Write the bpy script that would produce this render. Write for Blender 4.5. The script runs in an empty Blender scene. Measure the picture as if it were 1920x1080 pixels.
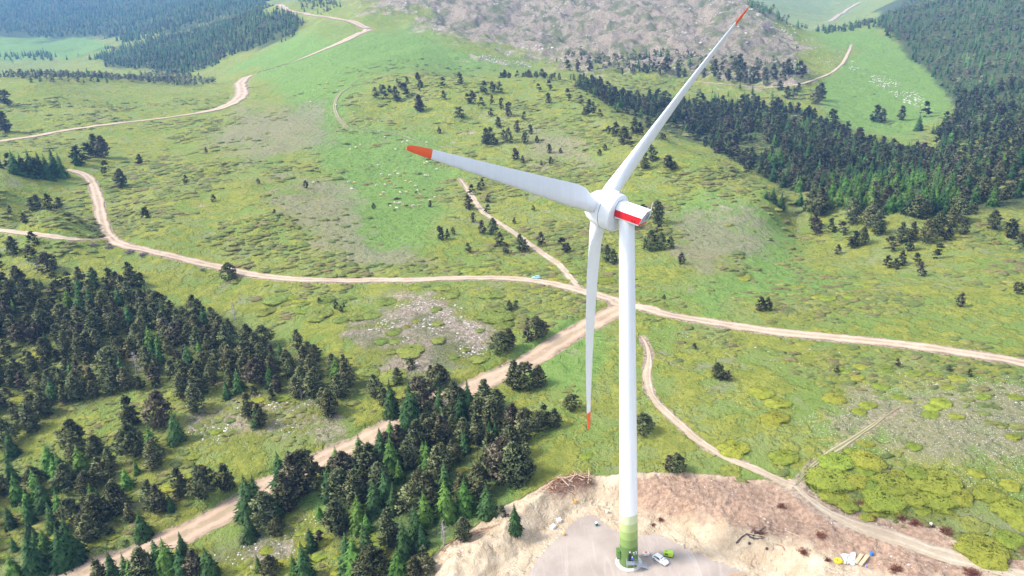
import bpy, bmesh, math, random
import numpy as np
from mathutils import Vector, Matrix

random.seed(7)
RNG = np.random.default_rng(11)
scene = bpy.context.scene
COL = scene.collection
PI = math.pi
HAZE, EXPO = 0.00011, 1.98

# ------------------------------------------------------------------ camera
F = 1350.0                                    # focal length in pixels of the 1920 px wide photograph
TH, RO = math.radians(19.0), math.radians(3.5)
CAM = np.array([-24.89, -146.91, 124.76])     # drone; the turbine foot is the origin
H0 = CAM[2]
FWD = np.array([0, math.cos(TH), -math.sin(TH)])
R0 = np.array([1.0, 0, 0]); U0 = np.cross(R0, FWD)
RT = math.cos(RO) * R0 - math.sin(RO) * U0
UP = math.sin(RO) * R0 + math.cos(RO) * U0

cam_d = bpy.data.cameras.new('camera'); cam_o = bpy.data.objects.new('camera', cam_d); COL.objects.link(cam_o)
cam_d.sensor_width = 36.0; cam_d.lens = F / 1920 * 36; cam_d.clip_start = 1.0; cam_d.clip_end = 30000
M = Matrix(((RT[0], UP[0], -FWD[0], CAM[0]), (RT[1], UP[1], -FWD[1], CAM[1]), (RT[2], UP[2], -FWD[2], CAM[2]), (0, 0, 0, 1)))
cam_o.matrix_world = M
scene.camera = cam_o


def project(P):
    v = np.asarray(P, float) - CAM
    z = v @ FWD
    z = np.where(np.abs(z) < 1e-3, 1e-3, z)
    return 960 + F * (v @ RT) / z, 540 - F * (v @ UP) / z, z


def rays(uv):
    uv = np.asarray(uv, float).reshape(-1, 2)
    return FWD[None] + ((uv[:, 0] - 960) / F)[:, None] * RT[None] - ((uv[:, 1] - 540) / F)[:, None] * UP[None]


def on_plane(uv, z=0.0):
    d = rays(uv); s = (z - H0) / d[:, 2]
    return CAM[None] + d * s[:, None]


# ------------------------------------------------------------------ noise
_perm = RNG.permutation(4096)
_val = RNG.random(4096)


def vnoise(x, y, seed=0):
    xi = np.floor(x).astype(np.int64); yi = np.floor(y).astype(np.int64)
    fx = x - xi; fy = y - yi
    fx = fx * fx * (3 - 2 * fx); fy = fy * fy * (3 - 2 * fy)
    def h(a, b): return _val[_perm[(_perm[(a + seed * 37) & 4095] + b) & 4095]]
    return (h(xi, yi) * (1 - fx) + h(xi + 1, yi) * fx) * (1 - fy) + (h(xi, yi + 1) * (1 - fx) + h(xi + 1, yi + 1) * fx) * fy


def fbm(x, y, oct=4, seed=0, gain=0.5):
    a, s, t = 1.0, 0.0, 0.0
    for k in range(oct):
        s = s + a * vnoise(x * 2 ** k + 17.3 * k, y * 2 ** k - 9.1 * k, seed + k); t += a; a *= gain
    return s / t - 0.5


def sstep(a, b, x):
    t = np.clip((x - a) / (b - a), 0, 1)
    return t * t * (3 - 2 * t)


# ------------------------------------------------------------------ terrain: heights that the photograph implies, at pixel (u, v)
CP_Z = [  # near ground by height above the turbine foot
    (1179, 1000, 3), (1200, 885, 6), (1300, 890, 6.5), (1450, 905, 7), (1600, 960, 6.5), (1700, 1000, 5.5), (1900, 1065, 5), (1600, 1045, 4), (1450, 1000, 4),
    (1030, 900, 5), (960, 950, 3), (900, 990, 2), (830, 1050, 1), (750, 1040, -2), (700, 960, -2), (870, 870, 1), (950, 820, 4), (1050, 780, 7),
    (1150, 750, 7), (1150, 660, 9), (1160, 570, 10), (1050, 600, 9.5), (990, 672, 6), (870, 725, 3), (740, 790, -1), (600, 850, -5), (480, 910, -8), (300, 1010, -13), (120, 1078, -16),
    (560, 1000, -9), (640, 1070, -9), (400, 1075, -14), (20, 1000, -16), (100, 900, -11), (300, 860, -6), (460, 780, -1), (600, 740, 1), (250, 720, 1), (50, 760, -3), (100, 620, 6),
    (300, 600, 7), (480, 620, 6), (650, 640, 7), (800, 620, 10), (900, 560, 11), (600, 560, 11), (420, 510, 13), (200, 450, 16), (60, 440, 16), (700, 525, 11), (850, 520, 10), (1000, 526, 10),
    (1300, 600, 9), (1500, 628, 8), (1700, 650, 8), (1920, 685, 8), (1350, 750, 9), (1550, 760, 10), (1800, 780, 10), (1900, 900, 8), (1600, 850, 8.5), (1750, 900, 7.5), (1450, 680, 9),
    (1250, 500, 12), (1400, 520, 7), (1700, 540, 8), (1900, 560, 9), (1480, 430, -1), (1600, 450, 4), (1750, 460, 6), (1900, 470, 4),
]
CP_D = [  # farther ground by its distance
    (640, 450, 420), (500, 400, 470), (300, 400, 500), (100, 380, 520), (700, 340, 575), (500, 330, 600), (300, 300, 710), (100, 300, 700), (0, 330, 640),
    (600, 250, 740), (450, 240, 800), (300, 225, 950), (100, 240, 950), (0, 265, 880), (200, 180, 1200), (350, 175, 1200), (60, 160, 1250), (250, 148, 1450), (60, 140, 1450), (400, 160, 1380),
    (460, 170, 1120), (540, 115, 1350), (600, 180, 930), (700, 170, 900), (640, 100, 1250), (690, 57, 1420), (580, 60, 1500), (800, 100, 1180), (760, 50, 1450), (850, 105, 1200),
    (850, 320, 600), (900, 400, 480), (1000, 440, 420), (1000, 330, 560), (800, 230, 760), (720, 200, 850), (900, 220, 770), (900, 150, 910), (850, 134, 960), (1000, 200, 790), (1000, 142, 940), (1080, 170, 850),
    (1100, 200, 790), (1100, 300, 600), (1250, 262, 620), (1180, 225, 720), (1350, 300, 560), (1450, 345, 500), (1250, 380, 470), (1350, 400, 450), (1050, 155, 900),
    (900, 110, 1200), (960, 118, 1200), (1000, 125, 1240), (1000, 60, 1500), (1000, 5, 1720), (850, 40, 1550), (850, 0, 1700), (700, 10, 1650), (1200, 130, 1180), (1200, 60, 1430), (1200, 0, 1650), (1350, 60, 1400), (1400, 0, 1560),
    (1450, 110, 1250), (1400, 160, 1100), (1520, 155, 1120), (1300, 240, 840), (1200, 190, 930), (1400, 250, 780), (1500, 300, 680), (1600, 330, 640), (1500, 200, 960), (1520, 370, 520),
    (1700, 380, 500), (1600, 390, 490), (1850, 400, 500), (1900, 330, 600), (1800, 330, 650), (1700, 280, 800), (1650, 240, 930), (1750, 230, 950), (1560, 230, 900), (1650, 130, 1280), (1580, 110, 1350), (1720, 160, 1200),
    (1560, 62, 1600), (1480, 60, 1560), (1640, 60, 1620), (1700, 20, 1850), (1780, 100, 1420), (1850, 100, 1400), (1850, 0, 1850), (1900, 200, 980), (1820, 200, 1050), (1920, 60, 1500),
    (1500, 20, 3500), (1430, 5, 3400), (1600, 5, 3800), (1560, 30, 3600),
    (250, 112, 2050), (380, 120, 1850), (350, 70, 2300), (450, 40, 2100), (470, 85, 1750), (540, 40, 1850), (520, 10, 1950), (150, 90, 2900), (40, 85, 3000), (100, 60, 3300), (0, 10, 4300), (200, 20, 3800), (350, 20, 3000), (420, 5, 3000),
]
CP_H = [  # hidden dips behind crests: azimuth from pixel u on the row, distance, height
    (250, 150, 1700, 80), (60, 140, 1800, 85), (400, 160, 1550, 88), (1350, 60, 2100, 60), (1500, 60, 2300, 40), (1600, 60, 2300, 50), (1420, 20, 2200, 40), (1250, 262, 720, 16), (1350, 300, 650, 6), (1450, 345, 570, -6),
    (850, 134, 1030, 72), (1000, 142, 1030, 66), (920, 150, 1060, 70),
    (1000, 0, 2200, 330), (1200, 0, 2000, 290), (1900, 0, 2500, 330), (1850, 0, 2300, 240), (0, 0, 5500, 720), (300, 0, 4500, 560), (1000, 0, 4500, 380), (1500, 0, 4800, 420), (1900, 0, 4800, 520), (800, 0, 2400, 300), (620, 0, 2600, 260),
]


def azld(u, v):
    d = rays([(u, v)])[0]
    return math.atan2(d[0], d[1]), -d[2] / math.hypot(d[0], d[1])


pts = []
for u, v, z in CP_Z:
    a, t = azld(u, v); pts.append((a, math.log((H0 - z) / t), t))
for u, v, D in CP_D:
    a, t = azld(u, v); pts.append((a, math.log(D), t))
for u, v, D, z in CP_H:
    a, t = azld(u, v); pts.append((a, math.log(D), (H0 - z) / D))
for a in np.radians([-48, -36, -24, -12, 0, 12, 24, 36, 48]):       # ground under and beside the frame
    zz = -14 + 20 * sstep(-0.6, 0.2, a)
    for D in (60, 100):
        pts.append((a, math.log(D), (H0 - zz) / D))
for a, D, z in ((-0.85, 200, -14), (-0.85, 500, 12), (-0.85, 1200, 70), (-0.85, 2500, 160), (-0.85, 5000, 600), (0.85, 200, 4), (0.85, 500, 6), (0.85, 1200, 80), (0.85, 2500, 320), (0.85, 5000, 500)):
    pts.append((a, math.log(D), (H0 - z) / D))
pts = np.array(pts)
SA = 2.2
NX = np.stack([pts[:, 0] * SA, pts[:, 1]], 1)
K = np.sqrt(((NX[:, None] - NX[None]) ** 2).sum(-1) + 0.02 ** 2)
n = len(NX)
A = np.zeros((n + 3, n + 3)); A[:n, :n] = K + np.eye(n) * -0.004
A[:n, n] = 1; A[:n, n + 1:] = NX; A[n, :n] = 1; A[n + 1:, :n] = NX.T
W = np.linalg.solve(A, np.r_[pts[:, 2], 0, 0, 0])

NA, ND = 1080, 1100
AZ0, AZ1 = math.radians(-50), math.radians(50)
LD0, LD1 = math.log(60.0), math.log(5600.0)
# radial rows: denser where the picture is
AZ = np.linspace(AZ0, AZ1, NA)
LD = np.linspace(LD0, LD1, ND)
ca, cd = np.linspace(AZ0, AZ1, 150), np.linspace(LD0, LD1, 260)
GA, GD = np.meshgrid(ca, cd)
q = np.stack([GA.ravel() * SA, GD.ravel()], 1)
Tc = np.zeros(len(q))
for i in range(0, len(q), 8000):
    s = q[i:i + 8000]
    k = np.sqrt(((s[:, None] - NX[None]) ** 2).sum(-1) + 0.02 ** 2)
    Tc[i:i + 8000] = k @ W[:n] + W[n] + s @ W[n + 1:]
Tc = Tc.reshape(GA.shape)
for _ in range(3):                                                     # soften the kinks at the given points
    p = np.pad(Tc, 1, mode='edge')
    Tc = (p[1:-1, 1:-1] * 2 + p[:-2, 1:-1] + p[2:, 1:-1] + p[1:-1, :-2] + p[1:-1, 2:]) / 6


def upsample(C):
    ia = np.interp(AZ, ca, np.arange(len(ca))); a0 = np.clip(ia.astype(int), 0, len(ca) - 2); fa = ia - a0
    idd = np.interp(LD, cd, np.arange(len(cd))); d0 = np.clip(idd.astype(int), 0, len(cd) - 2); fd = (idd - d0)[:, None]
    def cub(f): return f
    X = C[:, a0] * (1 - fa) + C[:, a0 + 1] * fa
    return X[d0] * (1 - fd) + X[d0 + 1] * fd


T = upsample(Tc)
DD = np.exp(LD)[:, None] * np.ones((1, NA))
AA = np.ones((ND, 1)) * AZ[None]
X = CAM[0] + DD * np.sin(AA); Y = CAM[1] + DD * np.cos(AA)
Z = H0 - T * DD
UV = project(np.stack([X, Y, Z], -1).reshape(-1, 3))
PU, PV, PZ = (k.reshape(ND, NA) for k in UV)
PU = np.where(PZ > 1, PU, -9e3); PV = np.where(PZ > 1, PV, 9e3)


ZN = np.where(DD < 600, fbm(X / 22, Y / 22, 4, 80), fbm(X / 75, Y / 75, 5, 81, 0.6))


def poly_sd(poly, x, y):
    """signed distance to a polygon, positive inside"""
    P = np.asarray(poly, float); m = len(P)
    d2 = np.full(x.shape, 1e18); ins = np.zeros(x.shape, bool)
    for i in range(m):
        x0, y0 = P[i]; x1, y1 = P[(i + 1) % m]
        ex, ey = x1 - x0, y1 - y0; L = ex * ex + ey * ey + 1e-12
        t = np.clip(((x - x0) * ex + (y - y0) * ey) / L, 0, 1)
        d2 = np.minimum(d2, (x - x0 - t * ex) ** 2 + (y - y0 - t * ey) ** 2)
        c = ((y0 > y) != (y1 > y))
        with np.errstate(divide='ignore', invalid='ignore'):
            ins ^= c & (x < ex * (y - y0) / (ey if abs(ey) > 1e-12 else 1e-12) + x0)
    d = np.sqrt(d2)
    return np.where(ins, d, -d)


def zone(poly, x, y, D, d0=0, d1=1e9, soft=10.0):
    """1 inside a patch of ground given by its outline in the photograph and its distance range"""
    P = np.asarray(poly, float)
    m = np.zeros(x.shape)
    sel = (x > P[:, 0].min() - 3 * soft) & (x < P[:, 0].max() + 3 * soft) & (y > P[:, 1].min() - 3 * soft) & (y < P[:, 1].max() + 3 * soft) & (D > d0) & (D < d1)
    if sel.any():
        m[sel] = sstep(-1.6 * soft, 1.6 * soft, poly_sd(P, x[sel], y[sel]) + ZN[sel] * soft * 3.0)
    return m


FOREST_FAR = [([(1640, 40), (1712, 112), (1765, 160), (1790, 215), (1750, 245), (1760, 300), (2240, 310), (2240, -220), (1700, -220)], 850, 3000, 12), ([(160, 110), (330, 65), (520, 22), (575, 42), (540, 72), (430, 104), (390, 128), (330, 140), (200, 120)], 1450, 2800, 10),
              ([(-320, -220), (520, -220), (500, 10), (330, 60), (210, 72), (90, 74), (-320, 74)], 2300, 5600, 8), ([(1090, 160), (1250, 190), (1500, 205), (1620, 262), (1700, 282), (1800, 300), (2240, 300), (2240, 405), (1650, 400), (1510, 375), (1430, 335), (1330, 275), (1200, 225)], 480, 1090, 12)]
FOREST_NEAR = [([(-320, 500), (120, 540), (260, 540), (400, 600), (560, 650), (700, 730), (560, 745), (325, 735), (140, 760), (-320, 1000)], 150, 480, 20), ([(600, 900), (700, 820), (860, 770), (1000, 850), (915, 960), (810, 1010), (750, 1090), (640, 1090)], 100, 300, 16)]
ROCK = [([(610, -80), (640, -20), (700, 12), (800, 20), (780, 48), (850, 72), (930, 95), (990, 112), (1040, 122), (1120, 120), (1250, 130), (1400, 150), (1500, 152), (1505, 110), (1480, 60), (1420, 0), (1420, -80)], 1000, 2400, 26)]
KNOLL = [([(660, 680), (640, 600), (700, 580), (760, 555), (830, 545), (880, 575), (925, 620), (930, 660), (880, 700), (800, 705), (720, 690)], 200, 420, 24),
         ([(330, 790), (440, 745), (640, 720), (640, 800), (520, 840), (380, 830)], 100, 400, 30), ([(390, 1040), (520, 1000), (590, 970), (600, 1010), (530, 1060), (400, 1060)], 100, 400, 18),
         ([(0, 950), (60, 880), (140, 820), (140, 850), (60, 930), (0, 975)], 100, 400, 20)]
LUSH = [([(520, 60), (690, 60), (760, 45), (860, 90), (1000, 125), (860, 128), (720, 145), (640, 190), (640, 240), (800, 260), (850, 330), (830, 420), (760, 480), (700, 500), (650, 440), (600, 300), (560, 220), (500, 150), (440, 120)], 380, 1600, 26),
        ([(1480, 70), (1560, 62), (1640, 55), (1720, 100), (1800, 180), (1780, 230), (1700, 260), (1560, 230), (1540, 170), (1600, 100)], 800, 1700, 16),
        ([(1250, 360), (1420, 370), (1480, 410), (1500, 490), (1590, 540), (1450, 560), (1330, 590), (1240, 560), (1380, 500), (1290, 440)], 240, 600, 24),
        ([(940, 640), (1120, 600), (1140, 700), (1100, 760), (1000, 720)], 180, 340, 20), ([(400, 990), (620, 880), (700, 860), (1000, 900), (930, 960), (800, 1010), (560, 960)], 100, 300, 26),
        ([(60, 60), (170, 70), (190, 95), (90, 112), (-320, 110), (-320, 75)], 2300, 3600, 8), ([(90, 95), (150, 68), (200, 90), (120, 110)], 2300, 3600, 8)]
DRY = [([(1260, 400), (1420, 380), (1460, 480), (1330, 520), (1270, 480)], 250, 600, 30), ([(480, 340), (640, 330), (700, 420), (650, 480), (520, 400)], 380, 700, 30), ([(1620, 720), (2240, 690), (2240, 900), (1700, 890), (1560, 800)], 150, 330, 40),
       ([(440, 190), (600, 200), (640, 270), (520, 285), (300, 300), (420, 230)], 600, 1100, 20), ([(640, 500), (820, 500), (770, 470), (660, 480)], 300, 480, 14), ([(950, 220), (1100, 240), (1110, 320), (980, 300)], 500, 850, 30)]
RED = [([(1180, 900), (1300, 890), (1450, 905), (1540, 930), (1640, 970), (1760, 990), (1810, 1030), (2240, 1062), (2240, 1080), (1700, 1080), (1560, 1040), (1420, 990), (1230, 935)], 90, 260, 14), ([(1000, 930), (1050, 885), (1110, 880), (1100, 905), (1030, 925)], 90, 260, 8)]
EARTH = [([(770, 1085), (830, 1035), (900, 985), (960, 940), (1030, 905), (1100, 888), (1200, 886), (1290, 888), (1400, 900), (1490, 905), (1545, 930), (1620, 964), (1700, 978), (1765, 990), (1805, 1025), (1880, 1048), (2240, 1062), (2240, 1300), (770, 1300)], 60, 260, 9)]

M_rock = sum(zone(p, PU, PV, DD, a, b, s) for p, a, b, s in ROCK)
M_earth = sum(zone(p, PU, PV, DD, a, b, s) for p, a, b, s in EARTH)
M_red = np.clip(sum(zone(p, PU, PV, DD, a, b, s) for p, a, b, s in RED), 0, 1)
M_lush = np.clip(sum(zone(p, PU, PV, DD, a, b, s) for p, a, b, s in LUSH), 0, 1)
M_dry = np.clip(sum(zone(p, PU, PV, DD, a, b, s) for p, a, b, s in DRY), 0, 1)
M_knoll = np.clip(sum(zone(p, PU, PV, DD, a, b, s) for p, a, b, s in KNOLL[:1]) + 0.72 * sum(zone(p, PU, PV, DD, a, b, s) for p, a, b, s in KNOLL[1:]), 0, 1)

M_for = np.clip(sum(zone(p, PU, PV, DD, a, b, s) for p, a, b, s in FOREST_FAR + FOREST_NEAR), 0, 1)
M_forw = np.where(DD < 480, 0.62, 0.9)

# relief
Z = Z + (fbm(X / 75, Y / 75, 4, 1) * 8.5 - np.abs(fbm(X / 110, Y / 110, 3, 7)) * 9.0 + 1.2) * sstep(200, 520, DD) + fbm(X / 24, Y / 24, 3, 3) * 2.2 * sstep(150, 420, DD) + fbm(X / 9, Y / 9, 3, 5) * 0.55
Z = Z + fbm(X / 260, Y / 260, 3, 9) * 22 * sstep(1100, 2600, DD) + fbm(X / 90, Y / 90, 3, 12) * 7 * sstep(700, 1400, DD)
crag = np.abs(fbm(X / 115, Y / 115, 5, 21, 0.62))
Z = Z + M_rock * (95 * (0.16 - crag) + fbm(X / 18, Y / 18, 4, 25, 0.6) * 15)
Z = Z + np.clip(M_earth, 0, 1) * (fbm(X / 9, Y / 9, 4, 31) * 3.0 - np.abs(fbm(X / 3.5, Y / 5, 3, 33)) * 1.5 + fbm(X / 1.6, Y / 1.6, 2, 35) * 0.35)
Z = Z + M_knoll * np.abs(fbm(X / 3, Y / 3, 2, 41)) * 1.0

# spoil berm that borders the pad on the forest side
BL = on_plane([(1062, 925), (1030, 945), (985, 975), (930, 1010), (870, 1050), (830, 1085)], 2.0)[:, :2]
bd = np.full_like(Z, 1e9)
for i in range(len(BL) - 1):
    e = BL[i + 1] - BL[i]; t_ = np.clip(((X - BL[i, 0]) * e[0] + (Y - BL[i, 1]) * e[1]) / (e @ e), 0, 1)
    bd = np.minimum(bd, np.hypot(X - BL[i, 0] - t_ * e[0], Y - BL[i, 1] - t_ * e[1]))
Z = Z + np.where(bd < 40, 1.9 * np.exp(-(bd / 4.2) ** 2) * (1 + 0.8 * fbm(X / 4, Y / 4, 3, 46)), 0)

# level pad round the turbine, cut into the slope above and filled out below
PAD = on_plane([(905, 1085), (960, 1045), (1010, 1008), (1060, 968), (1085, 955), (1120, 945), (1170, 950), (1230, 965), (1290, 1000), (1360, 1035), (1440, 1062), (1500, 1085), (1480, 1250), (900, 1250)])[:, :2]
pd = -poly_sd(PAD, X, Y) + fbm(X / 5, Y / 5, 3, 44) * 3.0
Z = np.where(DD < 320, np.clip(Z, -0.55 * np.maximum(pd, 0), 0.85 * np.maximum(pd, 0)), Z)


def cast(uv):
    """where the sight lines through these pixels of the photograph first meet the ground"""
    d = rays(uv); az = np.arctan2(d[:, 0], d[:, 1]); t = -d[:, 2] / np.hypot(d[:, 0], d[:, 1])
    ia = np.clip((az - AZ0) / (AZ1 - AZ0) * (NA - 1), 0, NA - 1.001); a0 = ia.astype(int); fa = ia - a0
    prof = (H0 - (Z[:, a0] * (1 - fa) + Z[:, a0 + 1] * fa)) / np.exp(LD)[:, None]
    hit = prof <= t[None]
    hit[:120] = False
    k = np.where(hit.any(0), hit.argmax(0), ND - 1); k = np.maximum(k, 1)
    j = np.arange(len(k)); p0, p1 = prof[k - 1, j], prof[k, j]
    f = np.clip((p0 - t) / np.where(np.abs(p0 - p1) < 1e-9, 1e-9, p0 - p1), 0, 1)
    D = np.exp(LD[k - 1] + f * (LD[k] - LD[k - 1]))
    x, y = CAM[0] + D * np.sin(az), CAM[1] + D * np.cos(az)
    return np.stack([x, y, H0 - t * D], 1), D


def ground(x, y):
    x = np.asarray(x, float); y = np.asarray(y, float)
    D = np.hypot(x - CAM[0], y - CAM[1]); az = np.arctan2(x - CAM[0], y - CAM[1])
    ia = np.clip((az - AZ0) / (AZ1 - AZ0) * (NA - 1), 0, NA - 1.001); a0 = ia.astype(int); fa = ia - a0
    idd = np.clip((np.log(D) - LD0) / (LD1 - LD0) * (ND - 1), 0, ND - 1.001); d0 = idd.astype(int); fd = idd - d0
    return (Z[d0, a0] * (1 - fa) + Z[d0, a0 + 1] * fa) * (1 - fd) + (Z[d0 + 1, a0] * (1 - fa) + Z[d0 + 1, a0 + 1] * fa) * fd


# ------------------------------------------------------------------ roads and tracks (centre lines)
ROADS = [  # name, label, half width, cut/fill shoulder, pixel line
    ('dirt_road', 'pale winding dirt road climbing the far green ridge', 8.2, 6, [(-300, 318), (-140, 290), (0, 265), (60, 257), (130, 243), (220, 232), (320, 220), (400, 207), (440, 192), (458, 172), (447, 155), (470, 140), (510, 131), (560, 113), (620, 88), (670, 66), (690, 57)], 0),
    ('dirt_road', 'pale dirt road over the far ridge behind the junction', 8.0, 6, [(690, 57), (665, 42), (620, 34), (575, 26), (530, 18), (522, 8)], 0),
    ('dirt_road', 'long pale dirt road crossing the meadow behind the turbine tower', 3.3, 3, [(100, 314), (127, 317), (150, 322), (172, 340), (185, 380), (192, 420), (205, 445), (240, 462), (300, 475), (360, 490), (420, 503), (480, 517), (560, 524), (640, 526), (720, 526), (800, 524), (880, 521), (950, 522), (1010, 527), (1070, 540), (1120, 553), (1160, 565), (1200, 575), (1260, 592), (1330, 604), (1420, 618), (1520, 630), (1640, 640), (1760, 655), (1850, 668), (1960, 688), (2100, 716), (2230, 744)], 0),
    ('dirt_road', 'broad cut dirt road descending through the conifer wood', 5.4, 2.0, [(1165, 573), (1130, 592), (1090, 612), (1040, 642), (990, 674), (940, 697), (880, 724), (800, 759), (745, 790), (690, 820), (610, 852), (560, 880), (500, 907), (440, 945), (380, 980), (320, 1007), (240, 1042), (160, 1067), (60, 1100), (-60, 1140)], 0),
    ('dirt_track', 'thin two-rut track curving beside the tower to the pad', 1.35, 1.2, [(1203, 630), (1215, 645), (1218, 670), (1212, 700), (1215, 735), (1240, 765), (1280, 800), (1320, 835), (1370, 862), (1420, 880), (1460, 900), (1490, 914)], 1),
    ('dirt_track', 'brown track running along the disturbed earth beside the cushion shrubs', 2.3, 2, [(1490, 914), (1530, 945), (1580, 975), (1650, 1002), (1730, 1027), (1830, 1055), (1940, 1088), (2060, 1128)], 1),
    ('dirt_track', 'faint grassy track branching into the daisy meadow', 1.5, 1, [(1492, 912), (1510, 882), (1550, 852), (1600, 822), (1650, 787), (1690, 762)], 2),
    ('dirt_track', 'sandy track climbing from the junction to the cattle meadow', 1.8, 1.5, [(862, 335), (872, 348), (890, 376), (910, 402), (950, 427), (985, 452), (1020, 477), (1055, 502), (1070, 522), (1095, 548)], 1),
    ('dirt_track', 'pale road along the foot of the rocky mountain', 2.2, 2, [(1290, 152), (1330, 156), (1400, 162), (1470, 165), (1520, 153), (1560, 136), (1580, 119), (1590, 102), (1597, 82)], 1),
    ('dirt_track', 'thin pale track through the upper valley beyond the rounded hill', 2.4, 1.5, [(650, 240), (630, 215), (628, 190), (650, 166), (700, 151), (780, 139)], 2),
    ('dirt_track', 'faint track joining the long road at the bend', 3.4, 1, [(-240, 420), (-20, 431), (60, 439), (110, 446), (170, 452), (208, 450)], 1),
    ('dirt_track', 'short cattle track crossing the valley floor', 1.6, 1, [(645, 238), (690, 243), (740, 250), (800, 272)], 2),
    ('dirt_track', 'pale serpentine road on the farthest hill', 9.0, 4, [(1556, 42), (1575, 26), (1600, 12), (1612, 4)], 0),
]


def densify(P, step):
    P = np.asarray(P, float)
    # Catmull-Rom through the points
    Q = np.vstack([2 * P[0] - P[1], P, 2 * P[-1] - P[-2]])
    out = []
    for i in range(1, len(Q) - 2):
        L = np.linalg.norm(Q[i + 1] - Q[i]); m = max(2, int(L / step))
        for t in np.linspace(0, 1, m, endpoint=False):
            out.append(0.5 * (2 * Q[i] + (Q[i + 1] - Q[i - 1]) * t + (2 * Q[i - 1] - 5 * Q[i] + 4 * Q[i + 1] - Q[i + 2]) * t ** 2 + (3 * Q[i] - Q[i - 1] - 3 * Q[i + 1] + Q[i + 2]) * t ** 3))
    out.append(P[-1])
    return np.array(out)


road_lines = []
M_verge = np.zeros_like(Z)
ROADD = np.full_like(Z, 99.0)
for name, label, hw, sh, pix, style in ROADS:
    P, D = cast(densify(pix, 6.0))
    keep = [0]                                             # even spacing on the ground, spikes removed
    for i in range(1, len(P)):
        if np.hypot(*(P[i] - P[keep[-1]])[:2]) > 2.0 + 0.004 * D[i]: keep.append(i)
    C = P[keep][:, :2]
    for _ in range(4):
        C[1:-1] = (C[:-2] + 2 * C[1:-1] + C[2:]) / 4
    C = densify(C, 2.0 + 0.004 * D.min())
    cz = ground(C[:, 0], C[:, 1])
    k = max(3, int(18 / max(1.0, np.hypot(*(C[1] - C[0])))))
    ker = np.ones(2 * k + 1) / (2 * k + 1)
    cz = np.convolve(np.pad(cz, k, mode='edge'), ker, mode='valid')
    if 'broad cut' in label: cz = cz - 1.0
    road_lines.append((name, label, hw, C, cz, style))
    best = np.full_like(Z, 1e9); bz = np.zeros_like(Z)
    R = hw + sh + 6
    for i in range(len(C) - 1):
        (x0, y0), (x1, y1) = C[i], C[i + 1]
        mx, my = (x0 + x1) / 2 - CAM[0], (y0 + y1) / 2 - CAM[1]
        Dm = math.hypot(mx, my); Rr = R + math.hypot(x1 - x0, y1 - y0) / 2
        am = math.atan2(mx, my)
        i0, i1 = (int((math.log(max(Dm - Rr, 61)) - LD0) / (LD1 - LD0) * (ND - 1)), int((math.log(Dm + Rr) - LD0) / (LD1 - LD0) * (ND - 1)) + 2)
        j0, j1 = (int((am - Rr / Dm - AZ0) / (AZ1 - AZ0) * (NA - 1)), int((am + Rr / Dm - AZ0) / (AZ1 - AZ0) * (NA - 1)) + 2)
        i0, j0 = max(i0, 0), max(j0, 0)
        if i1 <= i0 or j1 <= j0: continue
        xs, ys = X[i0:i1, j0:j1], Y[i0:i1, j0:j1]
        ex, ey = x1 - x0, y1 - y0
        t = np.clip(((xs - x0) * ex + (ys - y0) * ey) / (ex * ex + ey * ey + 1e-9), 0, 1)
        d = np.hypot(xs - x0 - t * ex, ys - y0 - t * ey)
        b = best[i0:i1, j0:j1]; m = d < b
        b[m] = d[m]; bz[i0:i1, j0:j1][m] = (cz[i] + (cz[i + 1] - cz[i]) * t)[m]
    w = 1 - sstep(hw + 0.8, hw + 0.8 + sh, best)
    Z = np.where(best < 1e8, Z * (1 - w) + bz * w, Z)
    wob = fbm(X / 4, Y / 4, 3, 50) * (2.2 if style == 0 else 1.4)
    st = 1.0 if style < 2 else 0.55
    M_verge = np.maximum(M_verge, st * (1 - sstep(hw - 0.2, hw + 0.5 * sh + 0.6, best + wob)))
    ROADD = np.minimum(ROADD, best - hw)

# ------------------------------------------------------------------ node helpers
def new_mat(name):
    m = bpy.data.materials.new(name); m.use_nodes = True
    nt = m.node_tree; nt.nodes.clear()
    out = nt.nodes.new('ShaderNodeOutputMaterial'); b = nt.nodes.new('ShaderNodeBsdfPrincipled')
    nt.links.new(b.outputs[0], out.inputs[0])
    b.inputs['Roughness'].default_value = 0.9
    b.inputs['Specular IOR Level'].default_value = 0.2
    return m, nt, b


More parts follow.
